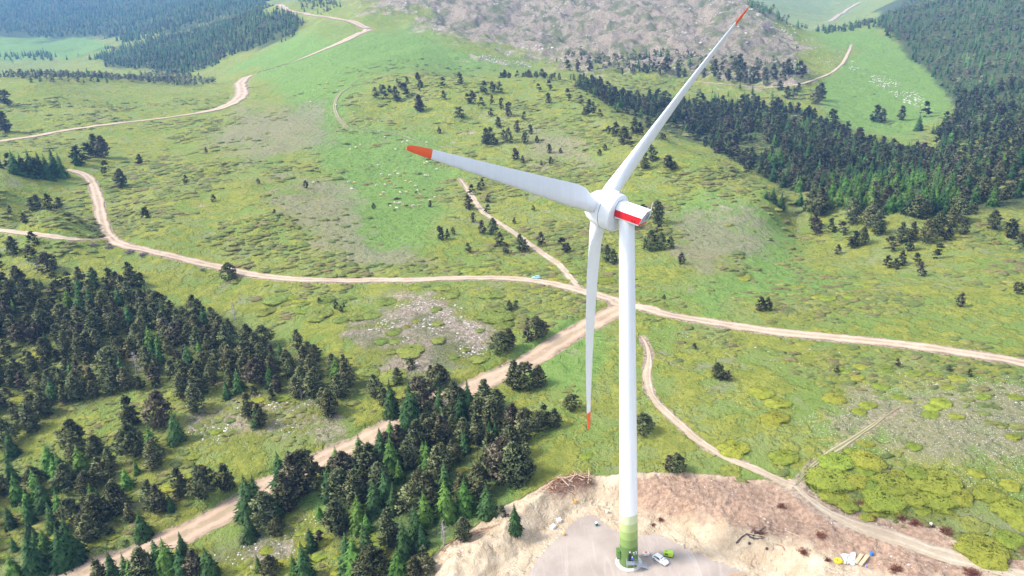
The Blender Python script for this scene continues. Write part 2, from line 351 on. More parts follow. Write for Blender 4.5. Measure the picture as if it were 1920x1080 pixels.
class NT:
    """short hand for shader nodes"""
    def __init__(s, nt): s.nt = nt
    def node(s, t, **kw):
        n_ = s.nt.nodes.new(t)
        for k_, v_ in kw.items(): setattr(n_, k_, v_)
        return n_
    def link(s, a, b): s.nt.links.new(a, b)
    def val(s, x, sock):
        if hasattr(x, 'is_output') or isinstance(x, bpy.types.NodeSocket): s.link(x, sock)
        else: sock.default_value = x
    def noise(s, scale, detail=4, rough=0.55, vec=None, dist=0.0):
        n_ = s.node('ShaderNodeTexNoise'); n_.inputs['Scale'].default_value = scale; n_.inputs['Detail'].default_value = detail
        n_.inputs['Roughness'].default_value = rough; n_.inputs['Distortion'].default_value = dist
        if vec is not None: s.link(vec, n_.inputs['Vector'])
        return n_.outputs['Fac']
    def math(s, op, a, b=0.0, c=0.0):
        n_ = s.node('ShaderNodeMath', operation=op); s.val(a, n_.inputs[0]); s.val(b, n_.inputs[1]); s.val(c, n_.inputs[2]); return n_.outputs[0]
    def ramp(s, x, a, b):
        n_ = s.node('ShaderNodeMapRange', interpolation_type='SMOOTHSTEP'); s.val(x, n_.inputs['Value']); s.val(a, n_.inputs['From Min']); s.val(b, n_.inputs['From Max']); return n_.outputs['Result']
    def mix(s, f, a, b):
        n_ = s.node('ShaderNodeMix', data_type='RGBA'); s.val(f, n_.inputs[0])
        for x, i in ((a, 6), (b, 7)):
            if isinstance(x, tuple): n_.inputs[i].default_value = (*x[:3], 1)
            else: s.link(x, n_.inputs[i])
        return n_.outputs[2]
    def pos(s): return s.node('ShaderNodeNewGeometry').outputs['Position']
    def obj(s): return s.node('ShaderNodeTexCoord').outputs['Object']
    def bump(s, h, strength, dist, bsdf):
        n_ = s.node('ShaderNodeBump'); n_.inputs['Strength'].default_value = strength; n_.inputs['Distance'].default_value = dist
        s.link(h, n_.inputs['Height']); s.link(n_.outputs[0], bsdf.inputs['Normal'])


def simple_mat(name, col, rough=0.6, var=0.12, scale=3.0, metal=0.0, bump=0.0, spec=0.3):
    m, nt, b = new_mat(name); N = NT(nt); v = N.obj()
    f = N.noise(scale, 4, 0.6, v)
    lo = tuple(c * (1 - var) for c in col); hi = tuple(min(1, c * (1 + var)) for c in col)
    N.link(N.mix(N.ramp(f, 0.3, 0.7), lo, hi), b.inputs['Base Color'])
    b.inputs['Roughness'].default_value = rough; b.inputs['Metallic'].default_value = metal; b.inputs['Specular IOR Level'].default_value = spec
    if bump: N.bump(f, bump, 0.05, b)
    return m


# ------------------------------------------------------------------ ground material
def ground_material():
    m, nt, b = new_mat('ground_meadow'); N = NT(nt); p = N.pos()
    at = N.node('ShaderNodeAttribute', attribute_name='mask_a'); sa = N.node('ShaderNodeSeparateColor'); N.link(at.outputs['Color'], sa.inputs[0])
    at2 = N.node('ShaderNodeAttribute', attribute_name='mask_b'); sb = N.node('ShaderNodeSeparateColor'); N.link(at2.outputs['Color'], sb.inputs[0])
    rock, earth, lush = sa.outputs; dry, red, verge = sb.outputs
    n40, n12, n4, n1, n03 = N.noise(0.02, 5, 0.6, p), N.noise(0.07, 5, 0.6, p), N.noise(0.24, 4, 0.6, p), N.noise(0.9, 4, 0.65, p), N.noise(3.2, 3, 0.7, p)
    # meadow: green turf with worn greyish stretches, overgrown by patches of low yellow-green scrub
    c = N.mix(N.ramp(n40, 0.42, 0.62), (0.180, 0.245, 0.055), (0.232, 0.265, 0.085))
    c = N.mix(N.math('MULTIPLY', N.ramp(N.noise(0.033, 5, 0.7, p, 0.6), 0.55, 0.68), 0.8), c, (0.260, 0.245, 0.150))
    c = N.mix(N.math('MULTIPLY', N.ramp(n1, 0.5, 0.72), 0.5), c, (0.120, 0.175, 0.040))
    pn = N.math('ADD', N.math('MULTIPLY', n12, 0.62), N.math('MULTIPLY', n4, 0.38))
    scr = N.ramp(pn, 0.468, 0.518)
    sc_ = N.mix(N.ramp(N.noise(0.16, 3, 0.6, p), 0.35, 0.65), (0.212, 0.228, 0.042), (0.305, 0.300, 0.056))
    sc_ = N.mix(N.math('MULTIPLY', N.ramp(n1, 0.46, 0.68), 0.65), sc_, (0.120, 0.145, 0.026))
    c = N.mix(N.math('MULTIPLY', scr, 0.85), c, sc_)
    c = N.mix(N.math('MULTIPLY', N.ramp(n03, 0.52, 0.72), 0.4), c, (0.085, 0.110, 0.028))
    mixn = N.math('ADD', N.math('MULTIPLY', n12, 0.55), N.math('MULTIPLY', n4, 0.45))
    lm = N.ramp(N.math('ADD', lush, N.math('MULTIPLY', N.math('SUBTRACT', mixn, 0.5), 2.2)), 0.2, 0.85)
    lc = N.mix(N.ramp(n4, 0.35, 0.68), (0.150, 0.250, 0.055), (0.200, 0.282, 0.075))
    lc = N.mix(N.math('MULTIPLY', N.ramp(n1, 0.5, 0.75), 0.4), lc, (0.115, 0.170, 0.040))
    c = N.mix(lm, c, lc)
    dm = N.ramp(N.math('ADD', dry, N.math('MULTIPLY', N.math('SUBTRACT', mixn, 0.5), 2.8)), 0.35, 1.0)
    dc = N.mix(N.ramp(n1, 0.35, 0.65), (0.200, 0.195, 0.100), (0.310, 0.265, 0.185))
    c = N.mix(N.math('MULTIPLY', dm, 0.8), c, dc)
    # limestone with turf in the cracks
    rn = N.noise(0.045, 6, 0.7, p); rf = N.noise(0.5, 5, 0.75, p)
    rm = N.ramp(N.math('ADD', rock, N.math('MULTIPLY', N.math('SUBTRACT', N.math('ADD', N.math('MULTIPLY', rn, 0.6), N.math('MULTIPLY', N.noise(0.012, 4, 0.6, p), 0.4)), 0.5), 3.2)), 0.3, 0.62)
    rc = N.mix(N.ramp(rf, 0.35, 0.68), (0.270, 0.208, 0.148), (0.530, 0.435, 0.335))
    rc = N.mix(N.ramp(N.noise(0.030, 6, 0.65, p), 0.46, 0.60), rc, (0.185, 0.195, 0.090))
    rc = N.mix(N.math('MULTIPLY', N.ramp(N.noise(0.16, 6, 0.7, p), 0.54, 0.66), 0.8), rc, (0.160, 0.165, 0.085))
    rc = N.mix(N.math('MULTIPLY', N.ramp(N.noise(1.4, 5, 0.75, p), 0.56, 0.66), 0.8), rc, (0.66, 0.585, 0.495))
    c = N.mix(rm, c, rc)
    # turned earth
    e = N.math('ADD', earth, N.math('MULTIPLY', N.math('SUBTRACT', n4, 0.5), 0.7))
    em = N.ramp(e, 0.42, 0.58)
    ec = N.mix(N.ramp(N.noise(0.16, 5, 0.65, p), 0.36, 0.66), (0.410, 0.315, 0.210), (0.570, 0.460, 0.325))
    ec = N.mix(N.math('MULTIPLY', N.ramp(n1, 0.5, 0.72), 0.4), ec, (0.330, 0.245, 0.165))
    rdm = N.ramp(N.math('ADD', red, N.math('MULTIPLY', N.math('SUBTRACT', N.math('ADD', N.math('MULTIPLY', N.noise(0.05, 5, 0.7, p), 0.5), N.math('MULTIPLY', N.noise(0.3, 5, 0.75, p), 0.5)), 0.5), 2.6)), 0.1, 0.9)
    ec = N.mix(N.math('MULTIPLY', rdm, 0.85), ec, N.mix(N.ramp(n1, 0.38, 0.66), (0.235, 0.140, 0.096), (0.400, 0.270, 0.190)))
    c = N.mix(em, c, ec)
    vm = N.ramp(N.math('ADD', verge, N.math('MULTIPLY', N.math('SUBTRACT', n1, 0.5), 1.0)), 0.32, 0.7)
    vc = N.mix(N.ramp(n1, 0.35, 0.65), (0.270, 0.195, 0.135), (0.430, 0.335, 0.250))
    c = N.mix(vm, c, vc)
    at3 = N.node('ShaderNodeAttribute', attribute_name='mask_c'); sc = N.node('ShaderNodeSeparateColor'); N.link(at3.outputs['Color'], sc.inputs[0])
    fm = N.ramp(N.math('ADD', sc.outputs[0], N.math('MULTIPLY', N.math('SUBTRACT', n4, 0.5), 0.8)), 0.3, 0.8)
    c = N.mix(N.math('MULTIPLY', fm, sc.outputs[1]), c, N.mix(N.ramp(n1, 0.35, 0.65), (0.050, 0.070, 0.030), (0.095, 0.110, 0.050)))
    N.link(c, b.inputs['Base Color'])
    h = N.math('ADD', N.math('MULTIPLY', n1, 1.0), N.math('ADD', N.math('ADD', N.math('MULTIPLY', n4, 2.2), N.math('MULTIPLY', scr, 0.55)), N.math('MULTIPLY', n03, 0.5)))
    h = N.math('ADD', h, N.math('MULTIPLY', N.math('MULTIPLY', rf, rock), 6.0))
    h = N.math('MULTIPLY', h, N.math('SUBTRACT', 1.0, N.math('MULTIPLY', em, 0.55)))
    N.bump(h, 0.9, 1.2, b)
    b.inputs['Roughness'].default_value = 1.0; b.inputs['Specular IOR Level'].default_value = 0.05
    return m


def road_material(name, light, dark, ruts):
    m, nt, b = new_mat(name); N = NT(nt); p = N.pos()
    at = N.node('ShaderNodeAttribute', attribute_name='across'); s = at.outputs['Fac']
    n1, n2, n3 = N.noise(0.12, 5, 0.65, p), N.noise(0.8, 5, 0.7, p), N.noise(4.0, 3, 0.7, p)
    c = N.mix(N.ramp(n1, 0.35, 0.65), dark, light)
    c = N.mix(N.math('MULTIPLY', N.ramp(n2, 0.48, 0.7), 0.5), c, tuple(k * 0.68 for k in dark))
    c = N.mix(N.math('MULTIPLY', N.ramp(n3, 0.6, 0.75), 0.35), c, tuple(min(1, k * 1.25) for k in light))
    # wheel ruts lie at half the half-width either side
    d = N.math('ABSOLUTE', N.math('SUBTRACT', N.math('ABSOLUTE', N.math('ADD', s, N.math('MULTIPLY', N.math('SUBTRACT', n2, 0.5), 0.25))), 0.5))
    rut = N.math('SUBTRACT', 1.0, N.ramp(d, 0.10, 0.28))
    if ruts == 0:
        c = N.mix(N.math('MULTIPLY', rut, 0.55), c, tuple(min(1, k * 1.18) for k in light))
        mid = N.math('SUBTRACT', 1.0, N.ramp(N.math('ABSOLUTE', s), 0.04, 0.22))
        c = N.mix(N.math('MULTIPLY', N.math('MULTIPLY', mid, N.ramp(N.noise(0.05, 4, 0.7, p), 0.45, 0.6)), 0.6), c, (0.270, 0.240, 0.130))
        edge = N.ramp(N.math('ADD', N.math('ABSOLUTE', s), N.math('MULTIPLY', N.math('SUBTRACT', n2, 0.5), 0.7)), 0.75, 1.0)
        c = N.mix(N.math('MULTIPLY', edge, 0.75), c, (0.285, 0.225, 0.140))
    else:
        grass = (0.150, 0.165, 0.055) if ruts == 2 else (0.300, 0.250, 0.150)
        c = N.mix(N.math('MULTIPLY', N.math('SUBTRACT', 1.0, rut), 0.85 if ruts == 2 else 0.45), c, grass)
    N.link(c, b.inputs['Base Color'])
    N.bump(N.math('SUBTRACT', N.math('ADD', n2, N.math('MULTIPLY', n3, 0.3)), N.math('MULTIPLY', rut, 0.35)), 0.6, 0.35, b)
    b.inputs['Roughness'].default_value = 1.0; b.inputs['Specular IOR Level'].default_value = 0.05
    return m


# ------------------------------------------------------------------ mesh helpers
def mesh_np(name, V, Fq, smooth=False, color=None, normals=None):
    """a mesh from arrays; faces all of one size"""
    V = np.ascontiguousarray(V, np.float32); Fq = np.ascontiguousarray(Fq, np.int32)
    me = bpy.data.meshes.new(name); k_ = Fq.shape[1]
    me.vertices.add(len(V)); me.vertices.foreach_set('co', V.ravel())
    me.loops.add(Fq.size); me.loops.foreach_set('vertex_index', Fq.ravel())
    me.polygons.add(len(Fq)); me.polygons.foreach_set('loop_start', np.arange(0, Fq.size, k_, dtype=np.int32))
    try: me.polygons.foreach_set('loop_total', np.full(len(Fq), k_, np.int32))
    except Exception: pass
    me.polygons.foreach_set('use_smooth', np.full(len(Fq), smooth, bool))
    if color is not None:
        a = me.color_attributes.new('tint', 'FLOAT_COLOR', 'POINT'); a.data.foreach_set('color', np.ascontiguousarray(color, np.float32).ravel())
    if normals is not None:
        a = me.attributes.new('custom_normal', 'FLOAT_VECTOR', 'POINT'); a.data.foreach_set('vector', np.ascontiguousarray(normals, np.float32).ravel())
    me.update(calc_edges=True)
    return me


def link(name, me, mat=None, parent=None, loc=None):
    o = bpy.data.objects.new(name, me); COL.objects.link(o)
    if mat is not None:
        for x in (mat if isinstance(mat, (list, tuple)) else [mat]): me.materials.append(x)
    if parent is not None: o.parent = parent
    if loc is not None: o.location = loc
    return o


def tag(o, label=None, cat=None, group=None, kind=None):
    if label: o['label'] = label
    if cat: o['category'] = cat
    if group: o['group'] = group
    if kind: o['kind'] = kind
    return o


def empty(name, loc=(0, 0, 0), rz=0.0):
    o = bpy.data.objects.new(name, None); COL.objects.link(o); o.location = loc; o.rotation_euler = (0, 0, rz); o.empty_display_size = 0.5
    return o


class MB:
    """collects shapes into one mesh"""
    def __init__(s): s.v, s.f, s.m = [], [], []
    def add(s, V, Fs, mi=0):
        b = len(s.v); s.v += [tuple(map(float, p)) for p in V]; s.f += [tuple(b + i for i in f) for f in Fs]; s.m += [mi] * len(Fs)
    def box(s, c, d, rz=0.0, mi=0, taper=1.0, bev=0.0, rx=0.0):
        bm = bmesh.new(); bmesh.ops.create_cube(bm, size=1.0)
        for v in bm.verts:
            k = taper if v.co.z > 0 else 1.0
            v.co = Vector((v.co.x * d[0] * k, v.co.y * d[1] * k, v.co.z * d[2]))
        if bev: bmesh.ops.bevel(bm, geom=bm.edges[:], offset=bev, segments=2, affect='EDGES', profile=0.5)
        R = Matrix.Rotation(rz, 3, 'Z') @ Matrix.Rotation(rx, 3, 'X')
        bm.verts.ensure_lookup_table()
        s.add([R @ v.co + Vector(c) for v in bm.verts], [[v.index for v in f.verts] for f in bm.faces], mi); bm.free()
    def tube(s, P, r, n=8, mi=0, cap=True):
        P = [Vector(p) for p in P]; r = [r] * len(P) if not hasattr(r, '__len__') else r
        V, Fs = [], []
        for i, p in enumerate(P):
            t = (P[min(i + 1, len(P) - 1)] - P[max(i - 1, 0)]).normalized()
            a = t.cross(Vector((0, 0, 1)) if abs(t.z) < 0.95 else Vector((1, 0, 0))).normalized(); b = t.cross(a)
            for k in range(n):
                V.append(p + (a * math.cos(2 * PI * k / n) + b * math.sin(2 * PI * k / n)) * r[i])
        for i in range(len(P) - 1):
            for k in range(n):
                Fs.append((i * n + k, i * n + (k + 1) % n, (i + 1) * n + (k + 1) % n, (i + 1) * n + k))
        if cap: Fs += [tuple(reversed(range(n))), tuple(range((len(P) - 1) * n, len(P) * n))]
        s.add(V, Fs, mi)
    def loft(s, rings, mi=0, cap=True, closed=True):
        n = len(rings[0]); V = [p for r in rings for p in r]; Fs = []
        for i in range(len(rings) - 1):
            for k in range(n if closed else n - 1):
                Fs.append((i * n + k, i * n + (k + 1) % n, (i + 1) * n + (k + 1) % n, (i + 1) * n + k))
        if cap: Fs += [tuple(reversed(range(n))), tuple(range((len(rings) - 1) * n, len(rings) * n))]
        s.add(V, Fs, mi)
    def lathe(s, prof, n=32, mi=0, axis='Z', c=(0, 0, 0)):
        V, Fs = [], []
        for r, z in prof:
            for k in range(n):
                a = 2 * PI * k / n; x, y = r * math.cos(a), r * math.sin(a)
                V.append((c[0] + x, c[1] + y, c[2] + z) if axis == 'Z' else (c[0] + x, c[1] + z, c[2] + y))
        for i in range(len(prof) - 1):
            for k in range(n): Fs.append((i * n + k, i * n + (k + 1) % n, (i + 1) * n + (k + 1) % n, (i + 1) * n + k))
        s.add(V, Fs, mi)
    def build(s, name, mat, parent=None, smooth=False, loc=None, angle=35):
        me = bpy.data.meshes.new(name); me.from_pydata(s.v, [], s.f)
        o = link(name, me, mat, parent, loc)
        me.polygons.foreach_set('material_index', s.m)
        bm = bmesh.new(); bm.from_mesh(me); bmesh.ops.remove_doubles(bm, verts=bm.verts[:], dist=1e-5); bmesh.ops.recalc_face_normals(bm, faces=bm.faces[:])
        if smooth:
            for f in bm.faces: f.smooth = True
            for e in bm.edges:
                if len(e.link_faces) == 2 and e.calc_face_angle(0) > math.radians(angle): e.smooth = False
        bm.to_mesh(me); bm.free()
        return o


# ------------------------------------------------------------------ terrain mesh
V = np.stack([X, Y, Z], -1).reshape(-1, 3)
idx = np.arange(ND * NA).reshape(ND, NA)
Q = np.stack([idx[:-1, :-1], idx[1:, :-1], idx[1:, 1:], idx[:-1, 1:]], -1).reshape(-1, 4)[:, ::-1]
me = mesh_np('ground', V, Q, True)
one = np.ones(V.shape[0])
a = me.color_attributes.new('mask_a', 'FLOAT_COLOR', 'POINT')
a.data.foreach_set('color', np.stack([np.clip(M_rock + 0.66 * M_knoll, 0, 1).ravel(), M_earth.ravel(), M_lush.ravel(), one], 1).astype(np.float32).ravel())
a = me.color_attributes.new('mask_b', 'FLOAT_COLOR', 'POINT')
a.data.foreach_set('color', np.stack([M_dry.ravel(), M_red.ravel(), M_verge.ravel(), one], 1).astype(np.float32).ravel())
tag(link('ground', me, ground_material()), 'hilly green mountain pasture with bare limestone and turned earth', kind='structure')
a = bpy.data.meshes['ground'].color_attributes.new('mask_c', 'FLOAT_COLOR', 'POINT')
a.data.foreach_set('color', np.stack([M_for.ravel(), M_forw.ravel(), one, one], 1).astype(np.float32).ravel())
ZMAX = float(Z.max()); ZMIN = float(Z.min())

# ------------------------------------------------------------------ roads
road_mats = {3: road_material('brown_dirt', (0.420, 0.305, 0.215), (0.310, 0.220, 0.152), 0), 0: road_material('pale_dirt', (0.455, 0.350, 0.258), (0.345, 0.258, 0.186), 0), 1: road_material('rutted_dirt', (0.520, 0.420, 0.320), (0.400, 0.310, 0.225), 1), 2: road_material('grassy_dirt', (0.400, 0.335, 0.225), (0.330, 0.270, 0.180), 2)}
for ri, (name, label, hw, C, cz, style) in enumerate(road_lines):
    m = len(C); Tn = np.gradient(C, axis=0); Tn /= np.linalg.norm(Tn, axis=1, keepdims=True) + 1e-9
    Nn = np.stack([-Tn[:, 1], Tn[:, 0]], 1)
    ks = np.linspace(-1, 1, 11)
    jl = 1 + fbm(np.arange(m) * 0.3, np.full(m, ri * 7.0), 4, 60, 0.65) * 1.1; jr = 1 + fbm(np.arange(m) * 0.3, np.full(m, ri * 7.0 + 50), 4, 61, 0.65) * 1.1
    wv = np.where(ks[None] < 0, jl[:, None], jr[:, None]) * hw
    if style == 2: wv = wv * np.linspace(1, 0.35, m)[:, None]
    if style >= 1: wv = wv * (0.25 + 0.75 * sstep(0, 14, np.arange(m)) * (1 if 'pad' in label or 'brown' in label else sstep(0, 10, m - 1 - np.arange(m))))[:, None]
    xs = C[:, :1] + Nn[:, :1] * ks[None] * wv; ys = C[:, 1:] + Nn[:, 1:] * ks[None] * wv
    D = np.hypot(xs - CAM[0], ys - CAM[1])
    zs = ground(xs, ys) + 0.05 + 0.0006 * D - 0.12 * (np.abs(ks)[None] > 0.99)
    Vv = np.stack([xs, ys, zs], -1).reshape(-1, 3); ii = np.arange(m * 11).reshape(m, 11)
    Qf = np.stack([ii[:-1, :-1], ii[:-1, 1:], ii[1:, 1:], ii[1:, :-1]], -1).reshape(-1, 4)[:, ::-1]
    me = mesh_np(name, Vv, Qf, True); ms = 3 if 'broad cut' in label else style
    at = me.attributes.new('across', 'FLOAT', 'POINT'); at.data.foreach_set('value', np.tile(ks, m).astype(np.float32))
    tag(link(name, me, road_mats[ms]), label, kind='structure')

# gravel of the crane pad
GRAVEL = on_plane([(985, 1090), (1000, 1052), (1025, 1025), (1060, 992), (1082, 970), (1108, 963), (1128, 972), (1150, 990), (1180, 1003), (1205, 1000), (1228, 998), (1248, 1006), (1275, 1022), (1320, 1040), (1370, 1062), (1430, 1086), (1420, 1230), (960, 1230)])[:, :2]
gx, gy = np.meshgrid(np.arange(GRAVEL[:, 0].min() - 1, GRAVEL[:, 0].max() + 1, 0.7), np.arange(GRAVEL[:, 1].min() - 1, GRAVEL[:, 1].max() + 1, 0.7))
ins = poly_sd(GRAVEL, gx, gy) + fbm(gx / 3, gy / 3, 3, 66) * 1.6 > 0
gi = -np.ones(gx.shape, int); gi[ins] = np.arange(ins.sum())
qq = np.stack([gi[:-1, :-1], gi[:-1, 1:], gi[1:, 1:], gi[1:, :-1]], -1).reshape(-1, 4); qq = qq[(qq >= 0).all(1)]
me = mesh_np('gravel_pad', np.stack([gx[ins], gy[ins], np.maximum(ground(gx[ins], gy[ins]), 0) + 0.06], 1), qq, True)


def gravel_material():
    m, nt, b = new_mat('grey_gravel'); N = NT(nt); p = N.pos()
    n1, n2, n3 = N.noise(0.09, 5, 0.6, p), N.noise(0.7, 5, 0.7, p), N.noise(5, 3, 0.7, p)
    c = N.mix(N.ramp(n1, 0.35, 0.65), (0.295, 0.244, 0.205), (0.380, 0.316, 0.266))
    # pale tyre-worn sweeps
    mp = N.node('ShaderNodeMapping'); mp.inputs['Scale'].default_value = (0.35, 0.05, 0.3); mp.inputs['Rotation'].default_value = (0, 0, -0.7); N.link(p, mp.inputs['Vector'])
    c = N.mix(N.math('MULTIPLY', N.ramp(N.noise(1.0, 5, 0.6, mp.outputs[0], 1.2), 0.5, 0.72), 0.5), c, (0.50, 0.435, 0.385))
    c = N.mix(N.math('MULTIPLY', N.ramp(n2, 0.5, 0.72), 0.4), c, (0.27, 0.225, 0.205))
    c = N.mix(N.math('MULTIPLY', N.ramp(n3, 0.6, 0.75), 0.3), c, (0.56, 0.50, 0.46))
    N.link(c, b.inputs['Base Color']); N.bump(N.math('ADD', n2, N.math('MULTIPLY', n3, 0.4)), 0.5, 0.1, b)
    b.inputs['Roughness'].default_value = 1.0
    return m


tag(link('gravel_pad', me, gravel_material()), 'grey gravel crane pad at the tower foot', kind='structure')

# ------------------------------------------------------------------ trees: prototypes (triangle arrays, unit height 1)
def tri_tube(P, r, n=6):
    P = np.asarray(P, float); V, Fs = [], []
    for i, p in enumerate(P):
        t = P[min(i + 1, len(P) - 1)] - P[max(i - 1, 0)]; t = t / (np.linalg.norm(t) + 1e-9)
        u = np.cross(t, (0, 0, 1.0) if abs(t[2]) < 0.95 else (1.0, 0, 0)); u /= np.linalg.norm(u); w = np.cross(t, u)
        for k in range(n): V.append(p + (u * math.cos(2 * PI * k / n) + w * math.sin(2 * PI * k / n)) * r[i])
    for i in range(len(P) - 1):
        for k in range(n):
            a, b, c, d = i * n + k, i * n + (k + 1) % n, (i + 1) * n + (k + 1) % n, (i + 1) * n + k
            Fs += [(a, b, c), (a, c, d)]
    return np.array(V), np.array(Fs)


def cat_tris(parts):
    Vs, Fs, o = [], [], 0
    for v, f in parts:
        Vs.append(np.asarray(v, float)); Fs.append(np.asarray(f, int) + o); o += len(v)
    return np.concatenate(Vs), np.concatenate(Fs)


def fir_crown(rng, levels, per, width=0.23, twigs=True):
    """drooping whorled sprays round a straight stem, height 1"""
    parts = []
    for L in range(levels):
        f = L / (levels - 1)
        z = 0.07 + 0.90 * f ** 0.92
        R = width * (1 - f) ** 0.82 * rng.uniform(0.82, 1.12) + 0.012
        k = max(4, int(per * (1 - 0.55 * f)))
        a0 = rng.uniform(0, 6.28)
        for j in range(k):
            a = a0 + 6.283 * (j + rng.uniform(-0.3, 0.3)) / k
            r = R * rng.uniform(0.55, 1.22)
            d = np.array([math.cos(a), math.sin(a), 0]); s = np.array([-d[1], d[0], 0])
            w = r * rng.uniform(0.26, 0.40)
            up = 0.10 * r
            z0 = z + rng.uniform(-0.012, 0.012)
            p0 = np.array([0, 0, z0 + 0.02]); p1 = d * r * 0.55 + np.array([0, 0, z0 + up - 0.30 * r]); p2 = d * r + np.array([0, 0, z0 - 0.62 * r])
            V = [p0, p1 - s * w + (0, 0, -0.22 * w), p1 + (0, 0, 0.30 * w), p1 + s * w + (0, 0, -0.22 * w), p2]
            Fs = [(0, 1, 2), (0, 2, 3), (1, 4, 2), (2, 4, 3)]
            if twigs:
                for q in (-1, 1):
                    b = len(V); c = d * r * rng.uniform(0.7, 0.85) + np.array([0, 0, z0 - 0.38 * r])
                    V += [c, c + d * w * 0.9 + s * q * w * 1.25 + (0, 0, -0.35 * w), c + d * w * 0.1 + s * q * w * 0.9 + (0, 0, -0.30 * w)]
                    Fs.append((b, b + 1, b + 2))
            parts.append((V, Fs))
    parts.append(([(0.012, 0, 0.93), (-0.012, 0.01, 0.93), (0, -0.012, 0.93), (0, 0, 1.02)], [(0, 1, 3), (1, 2, 3), (2, 0, 3)]))
    return cat_tris(parts)


def pine_crown(rng, clumps, leaves, width=0.30, low=0.06, leaf=0.05, flat=0.0):
    """irregular dense crown of needle tufts, egg-shaped with lobes, height 1; returns the tufts' centres as well"""
    parts, cs = [], []
    lean = rng.normal(0, 0.03, 2)
    lobes = [(rng.uniform(0, 6.28), rng.uniform(0.15, 0.9), rng.uniform(-0.25, 0.38)) for _ in range(7)]
    while len(cs) < clumps:
        f = rng.random() ** (1.05 - 0.3 * flat); z = low + (0.97 - low) * f
        prof = (0.62 + 1.5 * f if f < 0.25 else (1 - ((f - 0.25) / 0.78) ** (1.45 + flat)) * 0.995) + 0.02
        a = rng.uniform(0, 6.28)
        bulge = 1 + sum(ls * max(0, math.cos(a - la)) ** 2 * math.exp(-((f - lf) / 0.16) ** 2) for la, lf, ls in lobes)
        r = width * prof * bulge * math.sqrt(rng.uniform(0.12, 1.0))
        c = np.array([r * math.cos(a) + lean[0] * z, r * math.sin(a) + lean[1] * z, z]); cs.append(c)
        rad = rng.uniform(0.045, 0.085) * (0.55 + 0.55 * prof)
        V, Fs = [], []
        for _ in range(leaves):
            d = rng.normal(0, 1, 3); d[2] = abs(d[2]) * 0.9 - 0.2; d /= np.linalg.norm(d)
            p = c + d * rad * rng.uniform(0.35, 1.0) * np.array([1.15, 1.15, 0.7])
            t = np.cross(d, rng.normal(0, 1, 3)); t /= np.linalg.norm(t) + 1e-9
            L = leaf * rng.uniform(0.6, 1.25)
            b = len(V); V += [p - t * L * 0.45 - d * L * 0.2, p + t * L * 0.45 - d * L * 0.2, p + d * L * 0.85 + t * L * rng.uniform(-0.2, 0.2)]
            Fs.append((b, b + 1, b + 2))
        parts.append((V, Fs))
    v, f = cat_tris(parts)
    return v, f, np.array(cs)


def pine_wood(rng, cs, low, n=14):
    tr = [tri_tube([(0, 0, -0.03), (0.004, 0, 0.3), (-0.004, 0.006, 0.6), (0, 0, 0.9)], [0.024, 0.018, 0.012, 0.003], 7)]
    for c in cs[rng.permutation(len(cs))[:n]]:
        z0 = max(low * 0.8, c[2] - rng.uniform(0.06, 0.14)); m = np.array([c[0] * 0.5, c[1] * 0.5, (z0 + c[2]) / 2 - 0.01])
        tr.append(tri_tube([(0, 0, z0), m, c], [0.008, 0.005, 0.002], 4))
    return cat_tris(tr)


def far_fir(rng):
    parts = []
    for L, (z0, z1, r) in enumerate(((0.04, 0.48, 0.20), (0.26, 0.74, 0.155), (0.52, 1.0, 0.10))):
        k = 7; a0 = rng.uniform(0, 6.28)
        V = [(r * (0.65 + 0.6 * rng.random()) * math.cos(a0 + 6.283 * j / k), r * (0.65 + 0.6 * rng.random()) * math.sin(a0 + 6.283 * j / k), z0 + rng.uniform(-0.04, 0.05)) for j in range(k)] + [(rng.normal(0, 0.01), 0, z1)]
        parts.append((V, [(j, (j + 1) % k, k) for j in range(k)]))
    return cat_tris(parts)


def far_pine(rng):
    V, Fs = [], []
    for c in range(13):
        f = rng.random(); z = 0.25 + 0.68 * f; a = rng.uniform(0, 6.28); r = 0.25 * math.sin(PI * (0.25 + 0.7 * f)) * math.sqrt(rng.random())
        cx, cy = r * math.cos(a), r * math.sin(a); s = rng.uniform(0.085, 0.15)
        b = len(V); k = 5
        V += [(cx + s * (0.7 + 0.5 * rng.random()) * math.cos(6.283 * j / k), cy + s * (0.7 + 0.5 * rng.random()) * math.sin(6.283 * j / k), z + rng.uniform(-0.05, 0.02)) for j in range(k)] + [(cx, cy, z + s * rng.uniform(0.5, 0.9)), (cx, cy, z - s * 0.5)]
        Fs += [(b + j, b + (j + 1) % k, b + k) for j in range(k)] + [(b + (j + 1) % k, b + j, b + k + 1) for j in range(k)]
    return np.array(V), np.array(Fs)


def soft_normals(v, rng=np.random.default_rng(8), up=0.55):
    """needles scatter light as a mass: normals lean outwards from the crown"""
    v = np.asarray(v, float); c = np.array([0, 0, 0.40])
    d = (v - c) * np.array([2.6, 2.6, 1.0]); d /= np.linalg.norm(d, axis=1, keepdims=True) + 1e-9
    d = d + np.array([0, 0, up]) + rng.normal(0, 0.38, v.shape)
    return d / (np.linalg.norm(d, axis=1, keepdims=True) + 1e-9)


